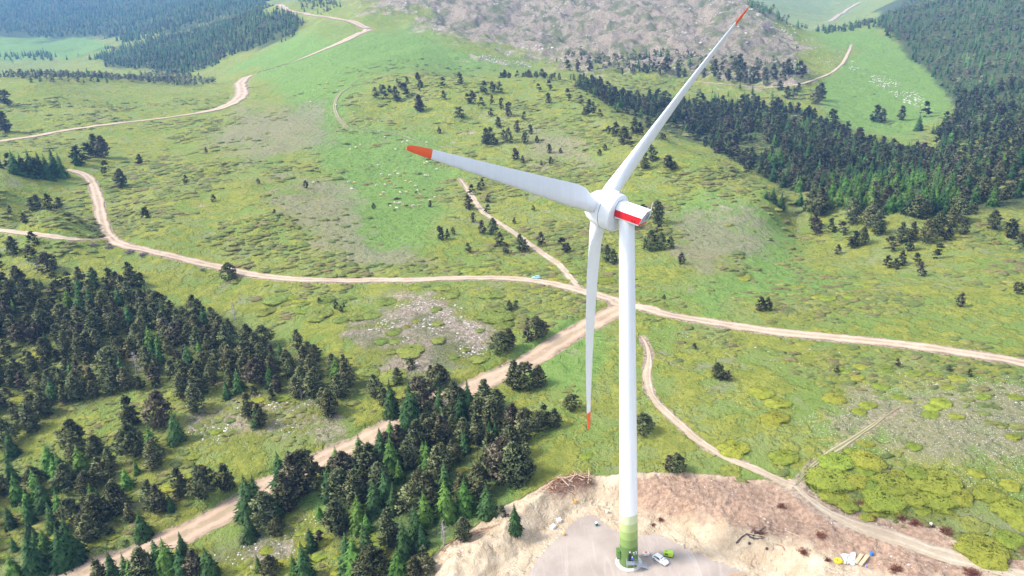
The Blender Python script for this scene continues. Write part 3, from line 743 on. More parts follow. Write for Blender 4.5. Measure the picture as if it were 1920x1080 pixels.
def foliage_material(name, lo, hi, hue=0.03, attr=False, vlo=0.68, vhi=1.36):
    m, nt, b = new_mat(name); N = NT(nt); p = N.pos()
    f = N.noise(0.55, 3, 0.6, p); g = N.noise(3.5, 2, 0.6, p)
    c = N.mix(N.ramp(N.math('ADD', N.math('MULTIPLY', f, 0.6), N.math('MULTIPLY', g, 0.4)), 0.36, 0.66), lo, hi)
    if attr:
        at = N.node('ShaderNodeAttribute', attribute_name='tint')
        mm = N.node('ShaderNodeMix', data_type='RGBA', blend_type='MULTIPLY'); mm.inputs[0].default_value = 1
        N.link(c, mm.inputs[6]); N.link(at.outputs['Color'], mm.inputs[7]); c = mm.outputs[2]
    else:
        oi = N.node('ShaderNodeObjectInfo'); h = N.node('ShaderNodeHueSaturation')
        N.link(N.math('ADD', 0.5 - hue / 2, N.math('MULTIPLY', oi.outputs['Random'], hue)), h.inputs['Hue'])
        N.link(N.math('ADD', vlo, N.math('MULTIPLY', N.math('FRACT', N.math('MULTIPLY', oi.outputs['Random'], 17.3)), vhi - vlo)), h.inputs['Value'])
        N.link(c, h.inputs['Color']); c = h.outputs[0]
    N.link(c, b.inputs['Base Color']); b.inputs['Roughness'].default_value = 0.75; b.inputs['Specular IOR Level'].default_value = 0.15
    # needles let some light through
    tr = N.node('ShaderNodeBsdfTranslucent'); N.link(c, tr.inputs['Color'])
    ms = N.node('ShaderNodeMixShader'); ms.inputs[0].default_value = 0.28
    out = [n_ for n_ in nt.nodes if n_.type == 'OUTPUT_MATERIAL'][0]
    N.link(b.outputs[0], ms.inputs[1]); N.link(tr.outputs[0], ms.inputs[2]); N.link(ms.outputs[0], out.inputs[0])
    return m


MAT_FIR = foliage_material('dark_fir_needles', (0.038, 0.082, 0.028), (0.090, 0.175, 0.048))
MAT_FIRB = foliage_material('bright_fir_needles', (0.070, 0.145, 0.026), (0.150, 0.275, 0.050))
MAT_PINE = foliage_material('grey_green_pine_needles', (0.120, 0.138, 0.058), (0.285, 0.296, 0.138), 0.05)
MAT_BROWN = foliage_material('brownish_pine_needles', (0.130, 0.112, 0.070), (0.250, 0.220, 0.140), 0.03)
MAT_FAR = foliage_material('far_needles', (0.55, 0.55, 0.55), (1.0, 1.0, 1.0), attr=True)
MAT_BARK = simple_mat('bark', (0.115, 0.085, 0.065), 0.9, 0.35, 6)
MAT_DEAD = simple_mat('bleached_wood', (0.34, 0.30, 0.27), 0.9, 0.3, 5)

prng = np.random.default_rng(5)
FIRS = []
for k in range(5):
    v, f = fir_crown(prng, (24, 21, 26, 18, 22)[k], (11, 10, 12, 10, 11)[k], (0.255, 0.30, 0.225, 0.34, 0.27)[k])
    tv, tf = tri_tube([(0, 0, -0.04), (0, 0, 0.3), (0, 0, 0.92)], [0.022, 0.016, 0.003], 7)
    FIRS.append((mesh_np('fir_crown', v, f, True, None, soft_normals(v)), mesh_np('fir_trunk', tv, tf, True)))
PINES = []
for k in range(6):
    low = (0.05, 0.04, 0.07, 0.03, 0.05, 0.03)[k]; wd_ = (0.24, 0.28, 0.215, 0.38, 0.26, 0.48)[k]
    v, f, cs = pine_crown(prng, (115, 125, 105, 130, 120, 135)[k], 20, wd_, low, 0.056 if k < 3 else 0.064, (0, 0.3, 0, 0.8, 0.5, 1.2)[k])
    tv, tf = pine_wood(prng, cs, low)
    PINES.append((mesh_np('pine_crown', v, f, True, None, soft_normals(v)), mesh_np('pine_trunk', tv, tf, True)))
for c, t in FIRS: c.materials.append(None); t.materials.append(MAT_BARK)
for c, t in PINES: c.materials.append(None); t.materials.append(MAT_BARK)
FFIR = [far_fir(prng) for _ in range(6)]; FPINE = [far_pine(prng) for _ in range(6)]

# ------------------------------------------------------------------ where trees stand: woods by outline, lone trees one by one
# (phrase, polygon, nearest, farthest, spacing m, share of firs, height range m, share bright)
WOODS = [
    ('bright fir stand', [(1545, 392), (1575, 350), (1640, 330), (1700, 322), (1770, 335), (1800, 372), (1765, 402), (1650, 402)], 440, 800, 5.6, 0.9, (9, 13), 0.75),
    ('valley forest at frame edge', [(1745, 235), (1800, 215), (2240, 230), (2240, 340), (1780, 325), (1760, 300)], 560, 1350, 8.0, 0.4, (11, 16), 0.1),
    ('dark wood above the cut road', [(-320, 545), (50, 520), (110, 540), (180, 525), (260, 540), (300, 575), (400, 600), (450, 635), (560, 650), (640, 690), (700, 730), (650, 755), (560, 745), (470, 750), (380, 742), (325, 735), (250, 745), (140, 760), (60, 800), (-320, 820)], 180, 480, 5.3, 0.24, (7.5, 13), 0.2),
    ('upper edge of the dark wood', [(-320, 470), (60, 480), (60, 520), (-320, 545)], 180, 520, 9.5, 0.2, (8, 12), 0.1),
    ('wood between bare strip and road', [(30, 900), (110, 870), (140, 830), (260, 815), (330, 820), (330, 880), (255, 920), (330, 950), (290, 985), (200, 1025), (90, 1065), (-320, 1090), (-320, 980)], 100, 330, 5.6, 0.45, (8, 13.5), 0.35),
    ('steep wood at the frame edge', [(-320, 820), (90, 790), (60, 870), (-320, 930)], 100, 330, 8.0, 0.35, (10, 15), 0.1),
    ('wood between cut road and pad', [(600, 900), (640, 850), (700, 820), (770, 790), (860, 770), (930, 780), (1000, 850), (985, 900), (915, 960), (880, 975), (810, 1010), (790, 1060), (750, 1090), (640, 1090), (620, 1010), (690, 960), (640, 945)], 100, 300, 4.7, 0.36, (8, 13.5), 0.4),
    ('valley forest behind rounded hill', [(1090, 160), (1160, 175), (1250, 190), (1400, 195), (1500, 205), (1560, 240), (1620, 262), (1700, 282), (1760, 270), (1800, 300), (2240, 300), (2240, 412), (1830, 400), (1740, 402), (1650, 400), (1560, 388), (1510, 378), (1480, 352), (1430, 335), (1380, 305), (1330, 275), (1280, 250), (1200, 225), (1150, 205)], 480, 1090, 6.6, 0.34, (10, 16), 0.2),
    ('forested mountainside', [(1640, 52), (1700, 88), (1712, 112), (1735, 122), (1765, 160), (1800, 175), (1790, 215), (1750, 245), (1760, 300), (2240, 310), (2240, -220), (1740, -220), (1660, 22)], 880, 2600, 9.0, 0.55, (9, 18), 0.0),
    ('slope below the limestone mountain', [(1040, 124), (1070, 100), (1150, 112), (1230, 95), (1300, 112), (1380, 120), (1450, 118), (1512, 140), (1500, 158), (1400, 156), (1300, 150), (1200, 140), (1100, 135)], 900, 1500, 11.5, 0.15, (11, 17), 0.0),
    ('the saddle skyline', [(1405, 12), (1440, 30), (1500, 52), (1560, 60), (1600, 58), (1640, 50), (1640, 42), (1560, 40), (1500, 30), (1440, 5)], 1500, 2300, 11, 0.6, (12, 18), 0.0),
    ('the crest of the meadow hill', [(-320, 118), (100, 122), (200, 132), (300, 142), (380, 148), (400, 158), (300, 158), (150, 150), (60, 148), (-320, 150)], 1150, 1800, 10, 0.15, (10, 16), 0.0),
    ('the blue far forest', [(160, 110), (260, 85), (330, 65), (420, 40), (480, 25), (520, 22), (575, 42), (540, 72), (480, 88), (430, 104), (390, 128), (330, 140), (280, 128), (200, 120)], 1450, 2600, 9, 0.75, (13, 19), 0.0),
    ('the farthest forest', [(-320, -220), (520, -220), (500, 10), (420, 35), (330, 60), (260, 82), (210, 70), (150, 66), (90, 72), (30, 62), (-320, 70)], 2300, 5300, 14, 0.8, (15, 21), 0.0),
    ('the farthest forest', [(-320, 100), (40, 92), (100, 100), (170, 100), (200, 112), (100, 118), (-320, 118)], 1700, 3300, 17, 0.8, (14, 18), 0.0),
    ('hill flank above valley floor', [(700, 165), (760, 145), (800, 150), (800, 175), (745, 186), (705, 185)], 700, 1000, 13, 0.1, (7, 11), 0.0),
    ('crest of the rounded hill', [(820, 128), (900, 132), (980, 138), (1060, 142), (1130, 152), (1130, 168), (1060, 152), (980, 148), (900, 140), (820, 136)], 860, 1060, 13, 0.15, (8, 12), 0.1),
    ('lower edge of mountain road', [(1290, 165), (1400, 172), (1480, 170), (1545, 180), (1540, 200), (1400, 185), (1300, 180)], 850, 1200, 19, 0.3, (10, 15), 0.1),
    ('the ridge beside the far road', [(620, -5), (640, 10), (590, 30), (560, 10), (590, -20)], 1400, 2300, 16, 0.5, (10, 15), 0.0),
]
NOFOREST = [[(-320, 70), (60, 66), (110, 82), (60, 100), (-320, 104)], [(90, 98), (150, 70), (205, 88), (180, 112), (110, 112)], [(458, 66), (480, 62), (474, 82), (452, 82)]]
# lone trees: foot pixel and height in pixels; p pine, w wide pine, f fir, b bright fir
LONE = '''
p 788 210 30|p 745 190 26|p 720 186 24|p 705 184 18|p 760 182 24|p 830 165 18|p 862 158 20|p 787 208 24|p 865 222 20|p 877 195 18|p 908 176 22|p 922 172 18|p 938 175 20|p 832 187 16|p 885 194 22|p 903 204 20|p 923 196 16|
p 941 204 20|p 955 218 26|p 921 218 14|p 857 218 16|p 983 225 14|p 920 262 22|p 935 238 18|p 913 272 30|p 928 272 20|p 955 268 26|p 945 262 18|p 970 248 22|p 994 252 18|p 985 268 20|p 1008 268 14|p 823 250 12|p 1030 288 18|p 1033 308 14|p 1052 287 10|p 965 300 22|p 980 306 14|
p 1015 310 8|p 1028 195 20|p 1030 170 18|p 1010 172 14|p 1065 190 22|p 1105 218 28|p 1112 212 20|p 1090 198 18|p 1125 222 16|p 1095 216 14|p 1140 250 14|p 1155 255 24|p 1170 270 30|p 1182 275 18|p 1190 250 28|p 1200 252 20|p 1215 280 22|p 1240 262 12|p 1255 320 26|p 1245 262 10|p 1225 302 26|p 1210 318 32|p 1252 312 20|p 1265 320 16|p 1135 282 12|p 1125 292 12|
p 1232 418 40|p 1205 410 26|p 1236 440 20|p 1222 470 36|p 1240 468 30|p 1258 466 22|p 1210 468 18|p 1195 425 20|p 1278 496 22|p 1150 495 26|p 1138 490 30|p 1180 430 30|
p 905 352 16|p 880 392 26|p 915 380 14|p 888 416 18|p 850 440 14|p 825 450 26|p 840 448 18|p 878 474 18|p 905 438 24|p 925 440 30|p 938 462 26|p 950 476 20|p 975 470 30|p 985 474 24|p 1015 462 26|p 1055 472 26|p 1065 474 18|p 915 400 16|p 965 420 12|p 1000 395 10|p 1118 470 28|
p 702 392 12|p 806 388 12|p 955 582 18|p 968 578 14|p 885 365 18|p 900 358 16|
w 940 662 46|p 1005 635 40|w 1015 630 34|p 955 655 36|p 990 640 26|
p 965 730 50|w 985 728 54|p 1010 725 38|w 985 805 44|w 1010 806 38|w 1030 800 30|w 1072 768 32|p 1245 560 8|w 1205 812 40|w 1270 886 38|p 1255 880 24|w 1355 712 30|p 1345 708 26|p 1365 714 18|
w 1425 582 28|p 1440 582 22|p 1800 574 22|p 1568 698 12|p 1682 688 14|p 1780 696 10|p 1818 706 12|p 1302 654 10|p 1570 476 16|p 1665 502 20|p 1680 505 18|w 1690 498 28|p 1728 518 22|p 1718 500 22|p 1710 450 30|p 1690 455 32|p 1705 470 26|p 1645 440 40|p 1630 425 36|p 1670 470 24|
p 1600 462 26|p 1615 460 30|p 1595 466 20|p 1580 440 22|p 1560 436 24|p 1528 432 28|p 1534 440 22|p 1640 405 40|p 1720 408 36|p 1735 410 30|p 1760 440 36|p 1785 425 30|p 1775 450 24|p 1740 455 36|p 1758 485 24|p 1805 440 26|p 1800 415 34|p 1860 430 30|p 1895 448 26|p 1912 468 24|p 1895 440 24|f 1705 400 44|f 1745 402 46|f 1765 398 40|
b 1535 366 22|f 1500 385 26|f 1520 412 18|f 1465 392 30|f 1450 378 26|f 1436 372 24|f 1508 395 22|p 1540 404 46|p 1522 398 40|f 1610 395 30|b 1602 408 26|p 1600 420 40|p 1912 552 18|p 1905 545 14|
p 262 308 16|p 350 346 16|p 400 378 12|p 275 412 20|p 70 392 22|p 95 394 26|p 110 392 18|p 48 418 16|p 60 395 18|p 228 352 30|p 200 330 24|p 225 350 22|p 180 295 36|p 195 296 34|p 165 300 26|p 150 308 28|f 145 310 26|p 15 200 24|p 8 198 22|p 10 248 30|p 5 246 24|f 2 315 24|f 30 325 36|f 45 328 34|f 62 330 40|f 80 332 40|f 92 335 38|f 105 328 48|f 118 332 38|p 70 332 28|p 20 318 24|p 50 330 26|p 275 405 16|p 20 400 12|p 515 400 8|p 485 345 10|p 573 352 14|p 387 287 10|
w 430 526 36|p 170 560 30|p 65 460 22|p 25 480 30|p 90 510 30|p 245 520 26|
f 645 575 16|p 630 578 14|p 600 568 10|p 640 585 12|p 770 692 20|p 825 720 36|p 810 716 30|f 820 725 30|p 835 718 24|p 990 610 14|
p 430 922 46|p 385 930 50|f 372 905 36|p 340 930 46|p 300 960 44|f 322 958 30|p 285 955 46|f 270 1005 40|p 488 800 40|f 482 800 34|p 470 785 44|p 620 780 46|p 610 770 40|p 300 800 56|p 340 745 40|p 370 772 46|p 250 800 50|p 705 745 40|p 720 760 30|p 745 720 30|
f 470 966 68|f 485 960 62|f 470 1010 46|p 495 985 54|f 510 965 38|w 520 1002 30|p 540 955 60|f 532 925 70|p 560 935 74|f 525 970 34|p 575 920 66|f 620 930 50|p 640 935 50|b 600 970 24|f 585 1030 36|p 600 1020 22|b 486 1070 26|p 510 1078 30|
f 345 1040 38|b 318 1075 56|f 300 1070 52|f 345 1085 50|p 370 1085 46|f 395 1085 52|p 270 1085 46|f 215 1085 44|f 240 1085 40|b 250 1090 36|f 70 1075 62|f 125 1060 60|f 140 1050 66|b 30 1085 40|p 190 1085 30|f 575 1085 60|b 555 1085 40|f 655 1062 54|b 668 1070 60|f 690 1055 66|b 750 1085 50|p 700 1085 50|p 780 1085 34|p 800 1075 26|
f 967 996 46|p 942 972 22|f 915 965 52|p 870 1010 34|p 795 1050 22|p 985 900 60|p 965 905 66|p 945 900 70|f 980 890 40|p 960 860 56|p 925 880 64|f 705 960 56|b 690 1000 34|f 737 780 66|f 775 800 80|p 790 770 60|f 880 775 60|p 910 770 54|f 760 790 40|p 850 780 60|f 720 870 60|b 738 890 70|f 742 960 50|p 700 900 60|f 655 880 26|p 1040 800 32|p 1022 800 40|
f 1228 195 14|p 1565 230 20|p 1735 220 24|f 1722 245 26|p 1690 225 22|p 1655 230 22|p 1640 228 26|p 1560 225 18|p 1500 262 20|p 1390 130 26|p 1250 135 30|p 1495 95 10|p 1480 140 36|p 1500 145 36|p 1450 150 30|p 1420 152 30|p 1090 118 18|p 1120 128 30|p 1140 132 26|p 1340 140 30|p 1372 128 26|p 1530 195 44|p 1538 188 40|p 1415 210 26|p 1475 185 20|p 1490 186 18|
p 1700 78 12|p 1765 120 16|p 1775 115 14|p 1752 130 12|p 1780 130 14|p 1797 135 16|p 1785 138 12
'''.replace('\n', '').split('|')

trees = []                         # x, y, z, height, kind(0 fir, 1 pine), bright, wide, zone
lx = []
for s in LONE:
    s = s.strip()
    if not s: continue
    k, u, v, h = s.split(); lx.append((k, float(u), float(v), float(h)))
P, D = cast([(u, v) for _, u, v, _ in lx])


def place_name(u, v, D):
    """which stretch of the landscape a lone tree stands in"""
    if v > 985 and u < 620: return 'slope below the cut road'
    if u > 600 and v > 730 and u < 1050 and D < 300: return 'slope beside the pad'
    if u < 470 and v < 340: return 'meadow by the far road'
    if u < 560 and v < 480: return 'meadow inside the road bend'
    if u < 760 and v < 730 and D < 420: return 'scrub round the bare knoll'
    if u < 760 and v > 730: return 'upper bank of cut road'
    if 690 < u < 1020 and v < 320: return 'flank of the rounded hill'
    if 1020 <= u < 1290 and v < 330: return 'shoulder of the rounded hill'
    if u > 1380 and v < 260: return 'far green bowl'
    if u >= 1040 and v < 160: return 'foot of the limestone mountain'
    if 790 < u < 1130 and v < 500: return 'beside the sandy track'
    if 1130 <= u < 1300 and v < 500: return 'hillside behind the nacelle'
    if u > 1390 and v < 560: return 'scrub slope below valley forest'
    if u > 1180: return 'open scrub beside the tower'
    return 'bank beside the road junction'


for (k, u, v, h), p, d in zip(lx, P, D):
    dist = math.sqrt(d * d + (H0 - p[2]) ** 2)
    el = math.atan2(H0 - p[2], d)
    hm = h * dist / F / max(0.45, math.cos(el)) * 1.04
    hm = min(max(hm * (0.85 if k == 'w' else 1.0), 1.5), 22)
    trees.append((p[0], p[1], p[2] - 0.1, hm, 0 if k in 'fb' else 1, k == 'b', k == 'w', place_name(u, v, d)))
grid = {}


def free(x, y, r):
    c = 8.0; i, j = int(x // c), int(y // c); k = int(r // c) + 1
    for a in range(i - k, i + k + 1):
        for b in range(j - k, j + k + 1):
            for px, py in grid.get((a, b), ()):
                if (px - x) ** 2 + (py - y) ** 2 < r * r: return False
    return True


for t in trees: grid.setdefault((int(t[0] // 8), int(t[1] // 8)), []).append((t[0], t[1]))
ROADMIN = ROADD


def near_road(x, y):
    D = np.hypot(x - CAM[0], y - CAM[1]); az = np.arctan2(x - CAM[0], y - CAM[1])
    j = np.clip(np.round((az - AZ0) / (AZ1 - AZ0) * (NA - 1)).astype(int), 0, NA - 1); i = np.clip(np.round((np.log(D) - LD0) / (LD1 - LD0) * (ND - 1)).astype(int), 0, ND - 1)
    return ROADMIN[i, j], M_rock[i, j]


far = []                           # trees that only read as part of a forest
trng = np.random.default_rng(21)
for ph, poly, d0, d1, sp, pf, (h0, h1), pb in WOODS:
    Pp = np.array(poly)
    w0 = np.arctan2(*(rays(Pp)[:, :2].T)); amin, amax = w0.min() - 0.01, w0.max() + 0.01
    area = 0.5 * (amax - amin) * (d1 ** 2 - d0 ** 2)
    ntry = int(min(area / (sp * sp) * 2.2, 260000))
    az = trng.uniform(amin, amax, ntry); D = np.sqrt(trng.uniform(d0 ** 2, d1 ** 2, ntry))
    x, y = CAM[0] + D * np.sin(az), CAM[1] + D * np.cos(az); z = ground(x, y)
    u, v, _ = project(np.stack([x, y, z], 1))
    soft = 9 if D.min() < 700 else 7
    ws = 30 if D.min() < 700 else 95
    m = poly_sd(poly, u, v) + fbm(x / ws, y / ws, 4, 71, 0.6) * soft * 4.0 > 0
    if d0 > 1000:
        m &= fbm(x / 60, y / 60, 3, 74) > -0.26
        for q in NOFOREST: m &= ~(poly_sd(q, u, v) + fbm(x / 90, y / 90, 3, 72) * 16 > 0)
    else:
        m &= fbm(x / 22, y / 22, 3, 73) > (-0.24 if d1 < 500 else -0.15)
    rd, rk = near_road(x, y)
    m &= rd > 2.5
    for xx, yy, zz, dd in zip(x[m], y[m], z[m], D[m]):
        r = sp * trng.uniform(0.72, 1.15)
        if not free(xx, yy, r): continue
        grid.setdefault((int(xx // 8), int(yy // 8)), []).append((xx, yy))
        k = 0 if trng.random() < pf + 0.35 * (vnoise(np.array([xx / 60]), np.array([yy / 60]), 75)[0] - 0.5) else 1
        h = trng.uniform(h0, h1) * (0.62 if trng.random() < 0.16 else 1.0)
        trees.append((xx, yy, zz - 0.15, h * (1.0 if k == 0 else 0.9), k, k == 0 and trng.random() < pb, False, ph))

# the nearest 300 of each kind are trees of their own; the rest reads as forest
def app(t): return t[3] / math.sqrt((t[0] - CAM[0]) ** 2 + (t[1] - CAM[1]) ** 2 + (t[2] - H0) ** 2)
def in_frame(t):
    u, v, z = project(np.array([[t[0], t[1], t[2] + t[3] * 0.6]])); return z[0] > 0 and -15 < u[0] < 1935 and -20 < v[0] < 1105
beside = [t for t in trees if not in_frame(t)]
trees = [t for t in trees if in_frame(t)]
by = {0: sorted([t for t in trees if t[4] == 0], key=app, reverse=True), 1: sorted([t for t in trees if t[4] == 1], key=app, reverse=True)}
near = by[0][:300] + by[1][:300]; far = by[0][300:] + by[1][300:] + beside

ORD = 'first second third fourth fifth sixth seventh eighth ninth tenth eleventh twelfth thirteenth fourteenth fifteenth sixteenth seventeenth eighteenth nineteenth twentieth'.split()
ORD += ['twenty-' + o for o in ORD[:9]] + ['thirtieth'] + ['thirty-' + o for o in ORD[:9]] + ['fortieth']


def row_labels(items, noun):
    """items: (key, u, v, zone, words). Each gets a label that tells it from its neighbours: its look, then its place in a row of its zone"""
    out = {}
    zones = {}
    for it in items: zones.setdefault((it[3], it[4]), []).append(it)
    for (zn, wd), L in zones.items():
        L.sort(key=lambda i: -i[2])
        nr = max(1, math.ceil(len(L) / 9)); per = math.ceil(len(L) / nr)
        for r in range(nr):
            row = sorted(L[r * per:(r + 1) * per], key=lambda i: i[1])
            for j, it in enumerate(row):
                where = '' if len(row) == 1 else f', {ORD[j]} from left'
                rw = '' if nr == 1 else f' in {ORD[r]} row'
                out[it[0]] = f'{wd} {noun}{where}{rw}, {zn}'
    return out


items = []
for i, t in enumerate(near):
    u, v, _ = project(np.array([t[:3]])); hp = app(t) * F
    size = 'tall' if t[3] > 11.5 else 'small' if t[3] < 6.5 else 'mid-sized'
    if t[4] == 0: wd = f'{size} {"bright" if t[5] else "dark"}-green conical'
    else: wd = f'{size} {"spreading" if t[6] else "rounded"} grey-green'
    items.append((i, float(u[0]), float(v[0]), t[7], wd))
LAB = row_labels([it for it in items if near[it[0]][4] == 0], 'fir'); LAB.update(row_labels([it for it in items if near[it[0]][4] == 1], 'pine'))
for i, t in enumerate(near):
    kind = 'fir_tree' if t[4] == 0 else 'pine_tree'
    r = random.random
    root = empty(kind, (t[0], t[1], t[2]), r() * 6.28)
    if t[4] == 0: c, tr = FIRS[random.choice((0, 1, 2, 4)) if not t[5] else random.choice((1, 3, 4, 0))]; mat = MAT_FIRB if t[5] else MAT_FIR
    else: c, tr = PINES[random.choice((3, 5)) if t[6] else random.randrange(5)]; mat = MAT_BROWN if r() < 0.10 else MAT_PINE
    sx = t[3] * random.uniform(0.88, 1.12) * (1.05 if t[6] else 1.12 if t[4] else 1.0)
    for nm, mesh_ in (('crown', c), ('trunk', tr)):
        o = bpy.data.objects.new(nm, mesh_); COL.objects.link(o); o.parent = root; o.scale = (sx, sx, t[3])
        if nm == 'crown': o.material_slots[0].link = 'OBJECT'; o.material_slots[0].material = mat
    tag(root, LAB[i], 'tree', 'fir trees of the slopes' if t[4] == 0 else 'pine trees of the slopes')

# the forest: every farther tree, gathered
FARLOD = [[FFIR, FPINE]]
mid_rng = np.random.default_rng(31)
MFIR = [fir_crown(mid_rng, 11, 8, 0.23, False) for _ in range(4)]; MPINE = [pine_crown(mid_rng, 42, 8, 0.26, 0.04, 0.115, 0.3)[:2] for _ in range(5)]


def gather(L, name, label, shift):
    Vs, Fs, Cs, Ns, o = [], [], [], [], 0
    libn = {}
    for t in L:
        d = math.hypot(t[0] - CAM[0], t[1] - CAM[1])
        lib = (MFIR if t[4] == 0 else MPINE) if d < 1150 else (FFIR if t[4] == 0 else FPINE)
        v, f = lib[random.randrange(len(lib))]
        a = random.random() * 6.28; c, s = math.cos(a), math.sin(a); w = t[3] * random.uniform(0.85, 1.2) * (1.15 if t[4] else 1.0)
        vv = np.stack([(v[:, 0] * c - v[:, 1] * s) * w + t[0], (v[:, 0] * s + v[:, 1] * c) * w + t[1], v[:, 2] * t[3] + t[2]], 1)
        if id(v) not in libn: libn[id(v)] = soft_normals(v)
        n0 = libn[id(v)]; Ns.append(np.stack([n0[:, 0] * c - n0[:, 1] * s, n0[:, 0] * s + n0[:, 1] * c, n0[:, 2]], 1))
        base = np.array((0.085, 0.155, 0.046) if t[4] == 0 else (0.158, 0.168, 0.080)) * random.uniform(0.6, 1.3) * (0.72 + 0.6 * float(vnoise(np.array([t[0] / 85]), np.array([t[1] / 85]), 78)[0]))
        if t[5]: base = np.array((0.125, 0.230, 0.050)) * random.uniform(0.8, 1.2)
        if t[4] == 1 and random.random() < 0.2: base = np.array((0.170, 0.142, 0.100))
        Vs.append(vv); Fs.append(f + o); o += len(vv); Cs.append(np.tile(np.r_[base * 1.15, 1], (len(vv), 1)))
    if not Vs: return
    tag(link(name, mesh_np(name, np.concatenate(Vs), np.concatenate(Fs), True, np.concatenate(Cs), np.concatenate(Ns)), MAT_FAR), label, kind='stuff')


gather([t for t in far], 'distant_forest', 'dense conifer forest on the far valley sides and mountain slopes', 0)
print('TREES', len(trees), 'near', len(near), 'far', len(far), 'nearest far px', max(app(t) * F for t in far))

# ------------------------------------------------------------------ low cushion shrubs
def dome(rng, nu, nv, rough=0.2, flat=0.0):
    """a low irregular cushion, radius 1, height 1"""
    V, Fs = [], []
    ph = rng.uniform(0, 50)
    for j in range(nv):
        t = (j / (nv - 1)) * PI / 2
        for i in range(nu):
            a = 2 * PI * i / nu
            n_ = float(fbm(np.array([math.cos(a) * 1.4 + ph]), np.array([math.sin(a) * 1.4 + t * 1.2]), 3, 91)[0])
            r = math.cos(t) ** 0.8 * (1 + rough * 3.2 * n_)
            m_ = float(fbm(np.array([r * math.cos(a) * 3.1 + ph]), np.array([r * math.sin(a) * 3.1]), 3, 92)[0])
            V.append((r * math.cos(a), r * math.sin(a), math.sin(t) ** 0.9 * (1 + 0.7 * m_) - 0.08 * (j == 0)))
    for j in range(nv - 1):
        for i in range(nu):
            a, b, c, d = j * nu + i, j * nu + (i + 1) % nu, (j + 1) * nu + (i + 1) % nu, (j + 1) * nu + i
            Fs += [(a, b, c), (a, c, d)]
    return np.array(V), np.array(Fs)


def cushion(rng):
    v, f = dome(rng, 30, 9)
    parts = [(v * 0.97, f)]
    lv, lf = [], []
    for k in rng.integers(0, len(v), 2200):                     # sprigs all over the surface
        p = v[k] * rng.uniform(0.95, 1.04); p = p + rng.normal(0, 0.045, 3) * (1, 1, 0.5)
        d = p * np.array([1, 1, 1.6]) + rng.normal(0, 0.5, 3); d /= np.linalg.norm(d)
        t = np.cross(d, rng.normal(0, 1, 3)); t /= np.linalg.norm(t) + 1e-9
        b = len(lv); L = rng.uniform(0.022, 0.055); s_ = np.array([1, 1, 1.5])
        lv += [p - t * L * 0.6, p + t * L * 0.6, p + d * L * 1.3 * s_]; lf.append((b, b + 1, b + 2))
    parts.append((lv, lf))
    return cat_tris(parts)


def shrub_material(name, lo, hi, attr=False, hue=0.05):
    m = foliage_material(name, lo, hi, hue, attr, 0.88, 1.15); nt = m.node_tree; N = NT(nt)
    b = [n_ for n_ in nt.nodes if n_.type == 'BSDF_PRINCIPLED'][0]
    N.bump(N.noise(2.6, 4, 0.7, N.pos()), 0.8, 0.35, b)
    return m


MAT_CUSH = shrub_material('yellow_green_cushion', (0.245, 0.285, 0.042), (0.400, 0.425, 0.056))
MAT_CUSHF = shrub_material('meadow_cushion', (0.55, 0.55, 0.5), (1.0, 1.0, 1.0), True)
MAT_BUSH = shrub_material('green_bush', (0.185, 0.235, 0.050), (0.310, 0.350, 0.075))
MAT_RED = shrub_material('withered_red_twigs', (0.150, 0.052, 0.034), (0.270, 0.110, 0.070), hue=0.02)
MAT_PURP = shrub_material('purple_heather', (0.190, 0.150, 0.150), (0.310, 0.260, 0.270), hue=0.02)
srng = np.random.default_rng(77)
def cushion_mesh(name):
    v, f = cushion(srng); d = v * np.array([1, 1, 1.3]) + np.array([0, 0, 0.75]) + srng.normal(0, 0.22, v.shape); d /= np.linalg.norm(d, axis=1, keepdims=True)
    return mesh_np(name, v, f, True, None, d)


CUSH = [cushion_mesh('cushion_shrub') for _ in range(6)]
for c in CUSH: c.materials.append(None)

# the big cushions one can point at: centre pixel, width in pixels
BIGC = '1570 868 58|1623 863 54|1557 902 76|1607 903 42|1636 910 44|1673 910 74|1760 906 82|1757 940 58|1800 932 44|1853 926 46|1590 950 32|1655 935 70|1715 935 56|1893 1012 40|1845 1032 70|1895 955 56|1925 975 60|1713 838 24|1832 888 24|1895 910 28|1428 737 42|1563 748 38|1460 758 44|1470 858 52|1378 842 58|1612 772 24|1766 756 32|1900 820 22|1455 785 50|1560 930 40|1690 925 50|1720 890 40'
CUSHZ = []
for s in BIGC.split('|'):
    u, v, w = map(float, s.split()); CUSHZ.append((u, v, w, 'beside the brown track' if v > 860 and u > 1500 else 'of the scrub beside the tower', 0))
KNB = '723 567 46|670 598 30|697 593 34|740 623 32|715 640 28|742 640 26|773 657 54|735 660 24|820 608 24|822 638 26|818 580 22|782 602 18|873 657 20|900 620 18|852 670 18|900 673 38|763 613 18|830 542 34|848 553 30|920 555 50|930 590 70|945 610 40|690 700 50|740 705 56|600 590 50|640 600 30|610 562 36|655 560 24|570 570 22|500 585 36|520 560 50'
for s in KNB.split('|'):
    u, v, w = map(float, s.split()); CUSHZ.append((u, v, w, 'on the bare stony knoll', 1))
P, D = cast([(u, v) for u, v, *_ in CUSHZ])
cush = []
for (u, v, w, z_, b_), p, d in zip(CUSHZ, P, D):
    dist = math.hypot(d, H0 - p[2]); R = w * dist / F * 0.5
    cush.append((p[0], p[1], p[2], R, R * srng.uniform(0.85, 1.15), min(1.5, 0.23 * R + 0.26), u, v, z_, b_))

